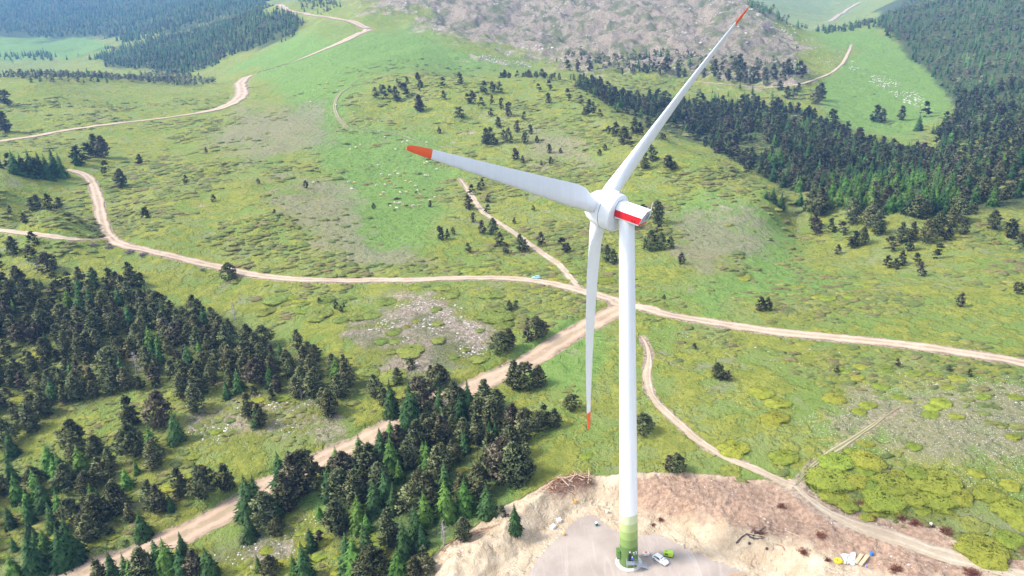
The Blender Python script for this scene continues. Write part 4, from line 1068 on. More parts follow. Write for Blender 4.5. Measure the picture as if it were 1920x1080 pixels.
# scattered ones, thick where the scrub is thick
ntry = 110000
az = srng.uniform(-0.80, 0.80, ntry); D = np.exp(srng.uniform(math.log(165), math.log(1150), ntry))
x, y = CAM[0] + D * np.sin(az), CAM[1] + D * np.cos(az)
j = np.round((az - AZ0) / (AZ1 - AZ0) * (NA - 1)).astype(int); i = np.round((np.log(D) - LD0) / (LD1 - LD0) * (ND - 1)).astype(int)
dens = sstep(-0.10, 0.16, fbm(x / 55, y / 55, 4, 95)) * (1 - 0.93 * M_lush[i, j]) * (1 - 0.75 * M_dry[i, j]) * (1 - M_rock[i, j]) * (1 - np.clip(M_earth[i, j], 0, 1)) * (1 - 0.9 * M_knoll[i, j])
z = ground(x, y); u, v, _ = project(np.stack([x, y, z], 1))
ok = (ROADD[i, j] > 2.0) & (srng.random(ntry) < dens * np.clip(D / 420, 0.25, 1.0) ** 1.3 * 0.62) & (v < 1180) & (v > 60)
cs = []
for xx, yy, zz, dd, uu, vv in zip(x[ok], y[ok], z[ok], D[ok], u[ok], v[ok]):
    R = (0.8 + 3.2 * srng.random() ** 1.8) * (0.72 if dd < 330 else 1.0 if dd < 500 else 1.25)
    cs.append((xx, yy, zz, R, R * srng.uniform(0.55, 1.0), min(0.85, 0.15 * R + 0.18), uu, vv, None, 0))
cs.sort(key=lambda c: -c[3] / math.hypot(c[0] - CAM[0], c[1] - CAM[1]))
pick = [c for c in cs if 480 < c[7] < 1075 and 5 < c[6] < 1915][:150]; pid = {id(c) for c in pick}
single = cush + pick
rest = [c for c in cs if id(c) not in pid]
items = []
for q, c in enumerate(single):
    zn = c[8] or ('between long road and daisy meadow' if c[6] > 1180 else 'below the long dirt road' if c[7] > 530 else 'above the long dirt road')
    wd = ('broad' if c[3] > 2.6 else 'small' if c[3] < 1.5 else 'mid-sized') + (' green' if c[9] else ' yellow-green')
    items.append((q, c[6], c[7], zn, wd))
LABS = row_labels(items, 'cushion shrub')
for q, c in enumerate(single):
    o = bpy.data.objects.new('cushion_shrub', CUSH[random.randrange(6)]); COL.objects.link(o)
    o.location = (c[0], c[1], c[2] - 0.06 - 0.02 * c[3]); o.scale = (c[3], c[4], c[5]); o.rotation_euler = (0, 0, random.uniform(-0.5, 0.5))
    o.material_slots[0].link = 'OBJECT'; o.material_slots[0].material = MAT_BUSH if c[9] else MAT_CUSH
    tag(o, LABS[q], 'shrub', 'cushion shrubs of the scrub')
DOMES = [dome(srng, 17, 4, 0.42) for _ in range(14)]
Vs, Fs, Cs, o_ = [], [], [], 0
for c in rest:
    v, f = DOMES[random.randrange(14)]; a = random.uniform(-0.6, 0.6); ca_, sa_ = math.cos(a), math.sin(a)
    px, py = v[:, 0] * c[3], v[:, 1] * c[4]
    Vs.append(np.stack([px * ca_ - py * sa_ + c[0], px * sa_ + py * ca_ + c[1], v[:, 2] * c[5] + c[2] - 0.08], 1)); Fs.append(f + o_); o_ += len(v)
    k = random.random(); base = np.array((0.245, 0.275, 0.078)) * (1 - k) + np.array((0.340, 0.335, 0.092)) * k
    if random.random() < 0.35: base = np.array((0.205, 0.255, 0.075))
    if random.random() < 0.12: base = np.array((0.270, 0.230, 0.095))
    Cs.append(np.tile(np.r_[base * random.uniform(0.85, 1.15), 1], (len(v), 1)))
tag(link('low_scrub', mesh_np('low_scrub', np.concatenate(Vs), np.concatenate(Fs), True, np.concatenate(Cs)), MAT_CUSHF), 'low yellow-green scrub cushions dotted over the meadows', kind='stuff')

# withered red shrubs along the brown track, purple heather by the road bend
def twig_heap(rng, n, leaf):
    V, Fs = [], []
    for _ in range(n):
        a = rng.uniform(0, 6.28); e = rng.uniform(0.1, 1.4); L = rng.uniform(0.45, 1.05)
        d = np.array([math.cos(a) * math.cos(e), math.sin(a) * math.cos(e), math.sin(e) * 0.8]); p0 = rng.normal(0, 0.22, 3) * (1, 1, 0.1)
        t = np.cross(d, (0, 0, 1)); t /= np.linalg.norm(t) + 1e-9
        b = len(V); V += [p0 - t * 0.03, p0 + t * 0.03, p0 + d * L]; Fs.append((b, b + 1, b + 2))
        for _ in range(leaf):
            q = p0 + d * L * rng.uniform(0.3, 1.0); s = rng.normal(0, 1, 3); s /= np.linalg.norm(s); w = np.cross(s, rng.normal(0, 1, 3)); w /= np.linalg.norm(w)
            k = rng.uniform(0.06, 0.13); b = len(V); V += [q - w * k * 0.5, q + w * k * 0.5, q + s * k * 1.4]; Fs.append((b, b + 1, b + 2))
    return np.array(V), np.array(Fs)


TW = [mesh_np('withered_shrub', *twig_heap(srng, 110, 6)) for _ in range(3)]
for t in TW: t.materials.append(None)
REDS = [('1613 945 22', 'withered red shrub in front of the green cushions'), ('1635 970 22', 'withered red-brown shrub flat at the track edge'), ('1690 972 24', 'low reddish shrub between track and cushions'), ('1718 982 28', 'rust-red shrub beside a white scrap'),
        ('1775 998 30', 'rust-red shrub at the tip of the bare patch'), ('1748 988 14', 'tiny red shrub touching the white scrap'), ('1540 1005 26', 'dark red root clump beside the burned wood'), ('1507 1036 28', 'dark brown root clump above the yellow hose'), ('1552 1050 16', 'dark root clump touching the yellow hose'),
        ('1680 1068 28', 'grey-brown shrub below the brown track'), ('1820 1075 34', 'red-brown shrub at the lower frame edge'), ('1910 975 28', 'rust shrub at the edge of the frame'), ('1425 1001 26', 'scorched brush inside the burned branches'), ('1240 975 18', 'brown root hanging from the cut bank'), ('1225 985 14', 'small brown root below the hanging root'), ('1465 950 22', 'brown scrub in the disturbed earth below the track fork')]
P, D = cast([tuple(map(float, s.split()))[:2] for s, _ in REDS])
for (s, lab), p, d in zip(REDS, P, D):
    w = float(s.split()[2]); R = w * math.hypot(d, H0 - p[2]) / F * 0.5
    o = bpy.data.objects.new('withered_shrub', TW[random.randrange(3)]); COL.objects.link(o); o.location = (p[0], p[1], p[2] - 0.05); o.scale = (R, R * 0.8, R * 0.62); o.rotation_euler = (0, 0, random.random() * 6)
    o.material_slots[0].link = 'OBJECT'; o.material_slots[0].material = MAT_RED; tag(o, lab, 'shrub', 'withered shrubs in the turned earth')
HEATH = [('228 404 24', 'purple flowering shrub right of the road bend'), ('175 461 30', 'purple heather clump where the faint track meets the bend'), ('205 465 26', 'purple heather under the road bend'), ('243 472 30', 'purple heather below the road after the bend'), ('268 478 26', 'last purple heather patch below the road'), ('212 378 16', 'small purple shrub at the roadside above the bend'), ('378 506 18', 'faint purple shrub below the road near the lone pine'), ('1050 320 0', '')]
HEATH = HEATH[:-1]
P, D = cast([tuple(map(float, s.split()))[:2] for s, _ in HEATH])
for (s, lab), p, d in zip(HEATH, P, D):
    w = float(s.split()[2]); R = w * math.hypot(d, H0 - p[2]) / F * 0.5
    o = bpy.data.objects.new('heather_shrub', TW[random.randrange(3)]); COL.objects.link(o); o.location = (p[0], p[1], p[2] - 0.1); o.scale = (R * 0.9, R * 0.65, 0.42 * R); o.rotation_euler = (0, 0, random.random() * 6)
    o.material_slots[0].link = 'OBJECT'; o.material_slots[0].material = MAT_PURP; tag(o, lab, 'shrub', 'purple heather by the road bend')

# ------------------------------------------------------------------ stones, daisies
ico = bmesh.new(); bmesh.ops.create_icosphere(ico, subdivisions=1, radius=1.0); ICV = np.array([v.co[:] for v in ico.verts]); ICF = np.array([[v.index for v in f.verts] for f in ico.faces]); ico.free()


def scatter(name, label, mat, spots, flat=0.6):
    Vs, Fs, o = [], [], 0
    for x_, y_, z_, r_ in spots:
        v = ICV * (1 + srng.normal(0, 0.18, (len(ICV), 1))) * np.array([r_ * srng.uniform(0.7, 1.4), r_, r_ * flat]) + (x_, y_, z_ + r_ * 0.15)
        Vs.append(v); Fs.append(ICF + o); o += len(v)
    tag(link(name, mesh_np(name, np.concatenate(Vs), np.concatenate(Fs)), mat), label, kind='stuff')


def spread(poly, n, d0, d1, r0, r1, pw=2.0, clump=0.0):
    w0 = np.arctan2(*(rays(poly)[:, :2].T)); m = n * 40
    a = srng.uniform(w0.min(), w0.max(), m); D = np.sqrt(srng.uniform(d0 ** 2, d1 ** 2, m)); x, y = CAM[0] + D * np.sin(a), CAM[1] + D * np.cos(a); z = ground(x, y); u, v, _ = project(np.stack([x, y, z], 1))
    k = poly_sd(poly, u, v) > 0
    if clump: k &= fbm(x / clump, y / clump, 3, 97) > 0.02
    rd, _ = near_road(x, y); k &= rd > 0.3
    idx_ = np.nonzero(k)[0][:n]
    return [(x[q], y[q], z[q], r0 + (r1 - r0) * srng.random() ** pw) for q in idx_]


MAT_STONE = simple_mat('limestone', (0.50, 0.465, 0.42), 0.95, 0.25, 0.6)
st = spread([(1585, 112), (1620, 118), (1680, 150), (1730, 180), (1740, 205), (1700, 195), (1650, 165), (1590, 130)], 330, 900, 1600, 0.4, 1.3, 2.0, 40)
st += spread([(1500, 60), (1580, 100), (1560, 130), (1510, 110)], 110, 1000, 1700, 0.35, 1.1)
st += spread([(900, 100), (960, 112), (1010, 126), (960, 128), (900, 112)], 190, 1000, 1400, 0.4, 1.4)
st += spread([(560, -40), (700, 5), (850, 70), (1000, 120), (1500, 150), (1500, 60), (1400, -40)], 1500, 1100, 2200, 0.7, 2.8, 2.5, 60)
st += spread([(690, 620), (760, 560), (840, 555), (900, 610), (915, 660), (860, 695), (780, 690)], 520, 200, 420, 0.12, 0.55, 2.5, 14)
st += spread([(240, 780), (480, 735), (640, 720), (600, 800), (420, 850)], 300, 150, 400, 0.12, 0.5, 2.5, 12)
st += spread([(380, 1050), (520, 990), (600, 960), (620, 1020), (520, 1075)], 160, 120, 300, 0.1, 0.35)
st += spread([(1180, 600), (1920, 700), (1920, 760), (1400, 680)], 120, 180, 360, 0.12, 0.4)
st += spread([(800, 1075), (960, 950), (1100, 900), (1300, 895), (1480, 920), (1900, 1070), (1500, 1078)], 700, 100, 260, 0.05, 0.26, 3.0)
st = [q for q in st if poly_sd(GRAVEL, np.array([q[0]]), np.array([q[1]]))[0] < 0.5]
scatter('scattered_stones', 'pale stones strewn over knoll, bowl and mountain foot', MAT_STONE, st)
MAT_DAISY = simple_mat('white_petals', (0.78, 0.78, 0.72), 0.8, 0.05)
fl = spread([(1490, 790), (1620, 720), (1920, 700), (1920, 985), (1840, 930), (1760, 880), (1640, 850), (1560, 845)], 3600, 140, 330, 0.04, 0.10, 1.5)
fl += spread([(1300, 700), (1500, 720), (1480, 800), (1350, 780)], 250, 160, 330, 0.04, 0.09, 1.5)
scatter('white_wildflowers', 'white wildflowers sprinkled through the grass', MAT_DAISY, fl, 0.7)

# ------------------------------------------------------------------ wind turbine
AX_PSI, AX_TILT, PHI0, CONE, RB = math.radians(-49.96), math.radians(12.18), math.radians(50.79), math.radians(2.31), 64.31
av = Vector((math.sin(AX_PSI) * math.cos(AX_TILT), math.cos(AX_PSI) * math.cos(AX_TILT), math.sin(AX_TILT)))
sv = av.cross(Vector((0, 0, 1))).normalized(); uv_ = sv.cross(av)
HUBC = Vector((-5.23, 4.40, 89.68)); NC = HUBC - av * 6.99           # the nacelle's middle, over the tower axis


def nac(t, s, u): return NC + av * t + sv * s + uv_ * (u + 1.35)
def rot_(t, s, u): return NC + av * (t - 0.35) + sv * s + uv_ * (u + 0.25)


def paint(name, col, rough=0.35, var=0.03, sc=0.4):
    """glossy coat with faint rain streaks and dust"""
    m, nt, b = new_mat(name); N = NT(nt); p = N.obj()
    mp = N.node('ShaderNodeMapping'); mp.inputs['Scale'].default_value = (1.5, 1.5, 0.06); N.link(p, mp.inputs['Vector'])
    f = N.math('ADD', N.math('MULTIPLY', N.noise(1.0, 5, 0.65, mp.outputs[0]), 0.6), N.math('MULTIPLY', N.noise(sc, 5, 0.6, p), 0.4))
    N.link(N.mix(N.ramp(f, 0.35, 0.68), tuple(c * (1 - var * 2.2) for c in col), col), b.inputs['Base Color'])
    b.inputs['Roughness'].default_value = rough; b.inputs['Specular IOR Level'].default_value = 0.4
    return m


WHITE = paint('white_coat', (0.78, 0.79, 0.80)); RED_P = paint('signal_red_coat', (0.62, 0.012, 0.020), 0.4); REDO = paint('orange_red_coat', (0.95, 0.125, 0.030), 0.4)
GREY = simple_mat('light_grey_metal', (0.42, 0.44, 0.47), 0.5, 0.1, 2); DARKG = simple_mat('dark_gap', (0.03, 0.03, 0.035), 0.8); GALV = simple_mat('galvanised_steel', (0.40, 0.43, 0.47), 0.45, 0.12, 8, 0.5)
GREENB = paint('green_box_coat', (0.085, 0.175, 0.026), 0.45); CONC = simple_mat('pale_concrete', (0.62, 0.58, 0.53), 0.9, 0.1, 1.2, bump=0.2); BLACK = simple_mat('black_rubber', (0.02, 0.02, 0.022), 0.8)
GLASS = simple_mat('tinted_glass', (0.02, 0.025, 0.03), 0.08, 0.05, 1, spec=0.6)


def tower_material():
    m, nt, b = new_mat('tower_coat'); N = NT(nt); p = N.obj()
    s = N.node('ShaderNodeSeparateXYZ'); N.link(p, s.inputs[0])
    r = N.node('ShaderNodeValToRGB'); r.color_ramp.interpolation = 'CONSTANT'
    N.link(N.math('DIVIDE', s.outputs['Z'], 20.0), r.inputs[0])
    el = r.color_ramp.elements
    cols = [(0.0, (0.082, 0.165, 0.024)), (6.0, (0.165, 0.270, 0.055)), (8.25, (0.255, 0.360, 0.095)), (10.5, (0.375, 0.460, 0.180)), (12.75, (0.520, 0.580, 0.340)), (15.2, (0.78, 0.79, 0.80))]
    while len(el) < len(cols): el.new(0.5)
    for e, (z_, c) in zip(el, cols): e.position = z_ / 20.0; e.color = (*c, 1)
    mp = N.node('ShaderNodeMapping'); mp.inputs['Scale'].default_value = (1.2, 1.2, 0.05); N.link(p, mp.inputs['Vector'])
    f = N.noise(1.0, 5, 0.65, mp.outputs[0])
    c = N.mix(N.math('MULTIPLY', N.ramp(f, 0.62, 0.40), 0.10), r.outputs[0], (0.35, 0.33, 0.28))
    # weld seams between the steel cans
    sm = N.math('LESS_THAN', N.math('ABSOLUTE', N.math('SUBTRACT', N.math('FRACT', N.math('DIVIDE', s.outputs['Z'], 2.9)), 0.5)), 0.008)
    c = N.mix(N.math('MULTIPLY', sm, 0.10), c, (0.3, 0.3, 0.3))
    N.link(c, b.inputs['Base Color']); b.inputs['Roughness'].default_value = 0.4; b.inputs['Specular IOR Level'].default_value = 0.4
    return m


turb = tag(empty('wind_turbine'), 'tall white wind turbine with green-banded foot and red-tipped blades', 'wind turbine')
TR0, TR1, TH_ = 2.28, 1.62, 88.0


def trad(z): return TR0 + (TR1 - TR0) * (z / TH_)


tb = MB(); prof = [(trad(0) + 0.12, 0.25), (trad(0) + 0.12, 0.45), (trad(0.45), 0.45)]
for zz in np.linspace(0.5, TH_, 44): prof.append((trad(zz), zz))
tb.lathe(prof, 72)
for zz in (26.0, 52.0):                                                   # bolted flange joints
    tb.lathe([(trad(zz) - 0.02, zz - 0.10), (trad(zz) + 0.035, zz - 0.09), (trad(zz) + 0.035, zz + 0.09), (trad(zz) - 0.02, zz + 0.10)], 72)
tower = tb.build('tower', tower_material(), turb, True)
fb = MB(); fb.lathe([(0.2, 0.30), (3.20, 0.30), (3.27, 0.22), (3.32, -0.5)], 64)
tag(fb.build('concrete_foundation', CONC, None, True), 'round pale concrete foundation ring under the turbine', kind='structure')

# door, platform light, number, cooler on the shell of the tower
cdir = Vector((CAM[0], CAM[1], 0)).normalized()
ddir = Matrix.Rotation(math.radians(7), 3, 'Z') @ cdir; dside = Vector((-ddir.y, ddir.x, 0))      # dside points to the right in the photograph
dz = 2.35
db = MB()


def on_shell(ang, z, off): r_ = trad(z) + off; d = Matrix.Rotation(math.radians(ang), 3, 'Z') @ ddir; return d * r_ + Vector((0, 0, z))


def shell_patch(mb, a0, a1, z0, z1, off, mi=0, n=6):
    V = [on_shell(a0 + (a1 - a0) * i / n, z, o) for o in (off, -0.05) for z in (z0, z1) for i in range(n + 1)]
    k = n + 1; Fs = []
    for i in range(n):
        Fs += [(i, i + 1, k + i + 1, k + i), (i, 2 * k + i, 2 * k + i + 1, i + 1), (k + i, k + i + 1, 3 * k + i + 1, 3 * k + i)]
    Fs += [(0, k, 3 * k, 2 * k), (n, 2 * k + n, 3 * k + n, k + n)]
    mb.add(V, Fs, mi)


m1 = MB(); shell_patch(m1, -14, 14, dz, dz + 2.25, 0.05); m1.build('door_frame', GREENB, tower, True)
m1 = MB(); shell_patch(m1, -9.5, 9.5, dz + 0.06, dz + 2.1, 0.09); dd_ = m1.build('door', DARKG, tower, True)
m1 = MB(); m1.box(on_shell(0, dz + 2.75, 0.12), (0.28, 0.18, 0.24), math.atan2(ddir.x, -ddir.y), bev=0.03); m1.build('door_lamp', simple_mat('white_lens', (0.82, 0.82, 0.8), 0.3), tower)
fc = bpy.data.curves.new('tower_number', 'FONT'); fc.body = 'T3'; fc.size = 1.25; fc.extrude = 0.03; fc.align_x = 'CENTER'
ft = bpy.data.objects.new('number_curve', fc); COL.objects.link(ft); bpy.context.view_layer.update()
fm_ = bpy.data.meshes.new_from_object(ft.evaluated_get(bpy.context.evaluated_depsgraph_get())); bpy.data.objects.remove(ft)
fo = link('tower_number', fm_, simple_mat('white_lettering', (0.85, 0.85, 0.85), 0.5), tower)
nd_ = Matrix.Rotation(math.radians(33), 3, 'Z') @ ddir; ns_ = Vector((-nd_.y, nd_.x, 0)); pz = nd_ * (trad(4.2) + 0.10) + Vector((0, 0, 4.0))
fo.matrix_world = Matrix(((ns_.x, 0, nd_.x, pz.x), (ns_.y, 0, nd_.y, pz.y), (ns_.z, 1, nd_.z, pz.z), (0, 0, 0, 1)))
# cooler box on the left flank
ld = Matrix.Rotation(math.radians(-78), 3, 'Z') @ cdir; lrz = math.atan2(ld.y, ld.x)
cb = MB(); cb.box(ld * (trad(3) + 0.38) + Vector((0, 0, 3.1)), (0.85, 1.7, 2.3), lrz, bev=0.05); cool = cb.build('cooling_box', GREENB, tower)
cb = MB()
for k in range(9): cb.box(ld * (trad(3) + 0.38) + Vector((0, 0, 2.3 + 0.2 * k)) + Vector((ld.y, -ld.x, 0)) * -0.865, (0.72, 0.05, 0.10), lrz)
cb.build('louvre', simple_mat('green_louvre', (0.20, 0.34, 0.12), 0.5), cool)

# nacelle: chamfered box with a red band
def nsec(t, k=1.0, top=0.0):
    return [nac(t, s, u) for s, u in ((-1.55 * k, -1.72), (-1.82 * k, -1.30), (-1.86 * k, 0.22), (-1.70 * k, 0.72), (-0.92 * k, 1.72 + top), (0.92 * k, 1.72 + top), (1.70 * k, 0.72), (1.86 * k, 0.22), (1.82 * k, -1.30), (1.55 * k, -1.72))]


nb = MB(); st_ = [(2.05, 1.0), (-3.75, 0.985)]
rings = [nsec(t, k) for t, k in st_]
rear = nsec(-3.75, 0.985)
rings[1] = [p - av * (0.0 if i in (0, 9) else 0.12 if i in (1, 8) else 0.62 if i in (2, 7) else 0.78 if i in (3, 6) else 1.05) for i, p in enumerate(rear)]
V = rings[0] + rings[1]; Fs, mi = [], []
for k in range(10):
    Fs.append((k, (k + 1) % 10, 10 + (k + 1) % 10, 10 + k)); mi.append(1 if k in (1, 7) else 0)
Fs += [tuple(reversed(range(10))), tuple(range(10, 20))]; mi += [0, 0]
for f, m_ in zip(Fs, mi): nb.add(V, [f], m_)
nacelle = nb.build('nacelle', [WHITE, RED_P], turb)
# rear louvre panel, sunk grille, red sill
def rp(s, q): # point on the slanting rear face: q 0 bottom .. 1 top
    u = -1.70 + 3.3 * q; back = 3.75 + np.interp(u, [-1.72, -1.30, 0.22, 0.72, 1.72], [0, 0.12, 0.62, 0.78, 1.05])
    return nac(-back - 0.03, s, u)
g = MB(); n_ = 8
V = [rp(s * (1.38 if q < 0.7 else 0.95), q) for q in np.linspace(0.20, 0.93, n_) for s in (-1, 1)]
g.add(V, [(2 * i, 2 * i + 1, 2 * i + 3, 2 * i + 2) for i in range(n_ - 1)]); g.build('rear_panel', GREY, nacelle)
g = MB(); V = [rp(s * 1.55, q) - av * 0.02 for q in (0.01, 0.15) for s in (-1, 1)]; g.add(V, [(0, 1, 3, 2)]); g.build('rear_sill', RED_P, nacelle)
g = MB()
for k in range(6):
    q = 0.36 + 0.08 * k; a_, b_ = rp(0.15, q) - av * 0.05, rp(1.15 if q < 0.6 else 0.85, q) - av * 0.05; g.tube([a_, b_], 0.05, 5)
g.build('rear_grille', simple_mat('slate_metal', (0.16, 0.17, 0.19), 0.6), nacelle)
g = MB(); P4 = [nac(t, s, 1.745) for t, s in ((0.6, -0.62), (-0.8, -0.62), (-0.8, -0.25), (0.6, -0.25))]; g.add(P4 + [p - uv_ * 0.05 for p in P4], [(0, 1, 2, 3), (0, 4, 5, 1), (1, 5, 6, 2), (2, 6, 7, 3), (3, 7, 4, 0)]); g.build('roof_hatch', simple_mat('grey_hatch', (0.10, 0.10, 0.12), 0.6), nacelle)
g = MB(); g.tube([nac(-4.5, 1.2, 1.4), nac(-4.55, 1.2, 3.1)], 0.05, 6); g.tube([nac(-4.55, 0.9, 2.9), nac(-4.55, 1.5, 2.9)], 0.04, 6); g.build('wind_vane_mast', WHITE, nacelle)
dvm = simple_mat('dark_red_vent', (0.12, 0.01, 0.012), 0.6)
for s in (-0.25, 0.25): g = MB(); g.box(nac(-2.6 + s * 1.4, -1.87, -1.0), (0.10, 0.10, 0.55), math.atan2(sv.y, sv.x)); g.build('side_vent', dvm, nacelle)
g = MB(); r5 = [nac(2.34 + 0.02 * k, 0, 0) for k in range(2)]
g.loft([[NC + (p - NC) * 1.0 + (p - nac(2.0, 0, 0)) * 0.035 for p in nsec(2.0)], [p + (p - nac(2.12, 0, 0)) * 0.035 for p in nsec(2.12)]]); g.build('neck_seal', DARKG, nacelle)

# generator drum and hub, turned round the rotor axis
def ring_lathe(mb, prof, n=72, mi=0):
    V, Fs = [], []
    for r_, t in prof:
        for k in range(n):
            a_ = 2 * PI * k / n; V.append(rot_(t, r_ * math.cos(a_), r_ * math.sin(a_)))
    for i in range(len(prof) - 1):
        for k in range(n): Fs.append((i * n + k, i * n + (k + 1) % n, (i + 1) * n + (k + 1) % n, (i + 1) * n + k))
    mb.add(V, Fs, mi)


g = MB(); ring_lathe(g, [(0.2, 2.38), (3.78, 2.40), (3.97, 2.47), (4.06, 2.62), (4.08, 2.80), (4.08, 4.95)])
drum = g.build('generator_drum', WHITE, turb, True, angle=32)
g = MB(); ring_lathe(g, [(4.08, 4.95), (3.98, 4.96), (3.98, 5.06), (4.08, 5.07)]); g.build('drum_seam', simple_mat('grey_seam', (0.13, 0.14, 0.16), 0.6), drum, True, angle=20)
g = MB(); c_ = rot_(4.1, 0, 0)
pu = (uv_ * 0.93 + sv * 0.36).normalized()
M3 = Matrix((pu.cross(av), av, pu)).transposed()
bm_ = [Vector((x_, y_, z_)) for x_ in (-1.15, 1.15) for y_ in (-0.75, 0.75) for z_ in (4.0, 4.32)]
g.add([c_ + M3 @ v for v in bm_], [(0, 1, 3, 2), (4, 6, 7, 5), (0, 4, 5, 1), (2, 3, 7, 6), (1, 5, 7, 3), (0, 2, 6, 4)]); g.build('service_platform', GREY, drum)
g = MB()
for q in (-1.0, 0.2, 1.0): g.tube([c_ + M3 @ Vector((q, -0.6, 4.3)), c_ + M3 @ Vector((q, -0.6, 5.4))], 0.035, 5)
g.build('platform_rail', GREY, drum)
g = MB(); ring_lathe(g, [(4.08, 5.07), (4.06, 5.6), (3.95, 6.3), (3.7, 7.4), (3.2, 8.6), (2.4, 9.6), (1.3, 10.3), (0.05, 10.55)]); hub = g.build('hub', WHITE, turb, True, angle=50)


def airfoil(n=22):
    """closed section: x from leading (0) to trailing (1), y half-thickness"""
    out = []
    for k in range(n):
        a_ = 2 * PI * k / n; x_ = 0.5 * (1 - math.cos(a_)); yt = 5 * (0.2969 * math.sqrt(max(x_, 0)) - 0.126 * x_ - 0.3516 * x_ ** 2 + 0.2843 * x_ ** 3 - 0.1036 * x_ ** 4)
        out.append((x_, (yt if a_ < PI else -yt * 0.75) + 0.012 * math.sin(PI * x_)))
    return out


AF = airfoil()
SR = [0.02, 0.045, 0.07, 0.10, 0.135, 0.18, 0.24, 0.32, 0.42, 0.54, 0.66, 0.77, 0.86, 0.909, 0.9091, 0.95, 0.975, 0.99, 1.0]
CH = np.interp(SR, [0, 0.05, 0.09, 0.15, 0.2, 0.3, 0.5, 0.75, 0.92, 0.97, 0.99, 1], [3.0, 3.0, 3.7, 4.75, 4.8, 4.2, 3.2, 2.1, 1.4, 1.1, 0.85, 0.45])
TK = np.interp(SR, [0, 0.05, 0.1, 0.2, 0.4, 1], [1, 1, 0.72, 0.40, 0.26, 0.17])
TWI = np.radians(np.interp(SR, [0, 0.1, 0.3, 0.6, 1], [13, 12, 6, 2, 0]))
PITCH = math.radians(-7)
for k in range(3):
    ph = PHI0 + k * 2 * PI / 3
    er = uv_ * math.cos(ph) + sv * math.sin(ph); et = -uv_ * math.sin(ph) + sv * math.cos(ph)
    rings, tip = [], []
    for s_, c_, t_, tw in zip(SR, CH, TK, TWI):
        b_ = tw + PITCH; lead = -et * math.cos(b_) + av * math.sin(b_); nn = et * math.sin(b_) + av * math.cos(b_)
        off = -RB * math.sin(CONE) * s_ + 2.6 * s_ * (1 - s_)
        cen = HUBC + er * (RB * math.cos(CONE) * s_) + av * off
        blend = float(sstep(0.05, 0.14, s_)); ring = []
        for q, (x_, y_) in enumerate(AF):
            a_ = 2 * PI * q / len(AF)
            ax_, ay_ = (0.33 - x_) * c_, y_ * t_ * c_ / 0.5 * 0.5
            cx_, cy_ = 0.5 * math.cos(a_) * c_, 0.5 * math.sin(a_) * c_
            ring.append(cen + lead * (cx_ * (1 - blend) + ax_ * blend) + nn * (cy_ * (1 - blend) + ay_ * blend))
        rings.append(ring)
    bb = MB(); bb.loft(rings[:14]); blade = bb.build('blade', WHITE, turb, True, angle=60)
    bb = MB(); bb.loft(rings[14:]); bb.build('red_tip', REDO, blade, True, angle=60)
    if k == 0: tag(blade, 'blade raised up to the right')
    # root fairing on the hub
    bb = MB(); bb.tube([HUBC + er * 1.0, HUBC + er * 3.2, HUBC + er * 3.55], [1.75, 1.66, 1.52], 32); bb.build('blade_root', WHITE, hub, True)

# ------------------------------------------------------------------ access stair at the tower door
plat = ddir * (trad(2.3) + 0.75)
rz = math.atan2(dside.y, dside.x)
foot = Vector(on_plane([(1214.5, 1065)])[0]); top = plat + dside * 0.85 + Vector((0, 0, dz)); foot.z = 0.05
stair = tag(empty('access_stair', (plat.x, plat.y, 0.05)), 'galvanised steel stair leading up to the tower door', 'stairs')
def rel(p): return Vector(p) - stair.location
g = MB(); g.box(rel(plat + Vector((0, 0, dz - 0.04))), (1.8, 1.3, 0.08), rz); g.build('platform', GALV, stair)
g = MB()
for sx in (-0.85, 0.85):
    for sy in (-0.6, 0.6): g.tube([rel(plat + dside * sx + ddir * sy), rel(plat + dside * sx + ddir * sy + Vector((0, 0, dz - 0.08)))], 0.05, 6)
g.build('support_frame', GALV, stair)
g = MB()
for zz in (0.35, 0.7, 1.05):
    g.tube([rel(plat - dside * 0.88 - ddir * 0.6 + Vector((0, 0, dz + zz))), rel(plat - dside * 0.88 + ddir * 0.62 + Vector((0, 0, dz + zz))), rel(plat + dside * 0.85 + ddir * 0.62 + Vector((0, 0, dz + zz)))], 0.032, 6)
for sx in (-0.88, -0.3, 0.3, 0.85): g.tube([rel(plat + dside * sx + ddir * 0.62 + Vector((0, 0, dz))), rel(plat + dside * sx + ddir * 0.62 + Vector((0, 0, dz + 1.05)))], 0.03, 6)
g.build('platform_railing', GALV, stair)
run = foot - top; sw = Vector((-run.y, run.x, 0)).normalized()
for sgn in (-1, 1):
    g = MB(); a_, b_ = top + sw * 0.45 * sgn, foot + sw * 0.45 * sgn
    g.tube([rel(a_), rel(b_)], 0.08, 6); g.build('stringer', GALV, stair)
    g = MB(); up_ = Vector((0, 0, 1.0)); g.tube([rel(a_ + up_), rel(b_ + up_)], 0.04, 6); g.tube([rel(a_ + up_ * 0.5), rel(b_ + up_ * 0.5)], 0.03, 6)
    for f in (0.0, 0.33, 0.66, 1.0): g.tube([rel(a_.lerp(b_, f)), rel(a_.lerp(b_, f) + up_)], 0.035, 6)
    g.build('handrail', GALV, stair)
g = MB()
for q in range(12):
    c_ = top.lerp(foot, (q + 0.5) / 12); g.box(rel(c_), (0.28, 0.86, 0.04), math.atan2(run.y, run.x))
g.build('tread', GALV, stair)

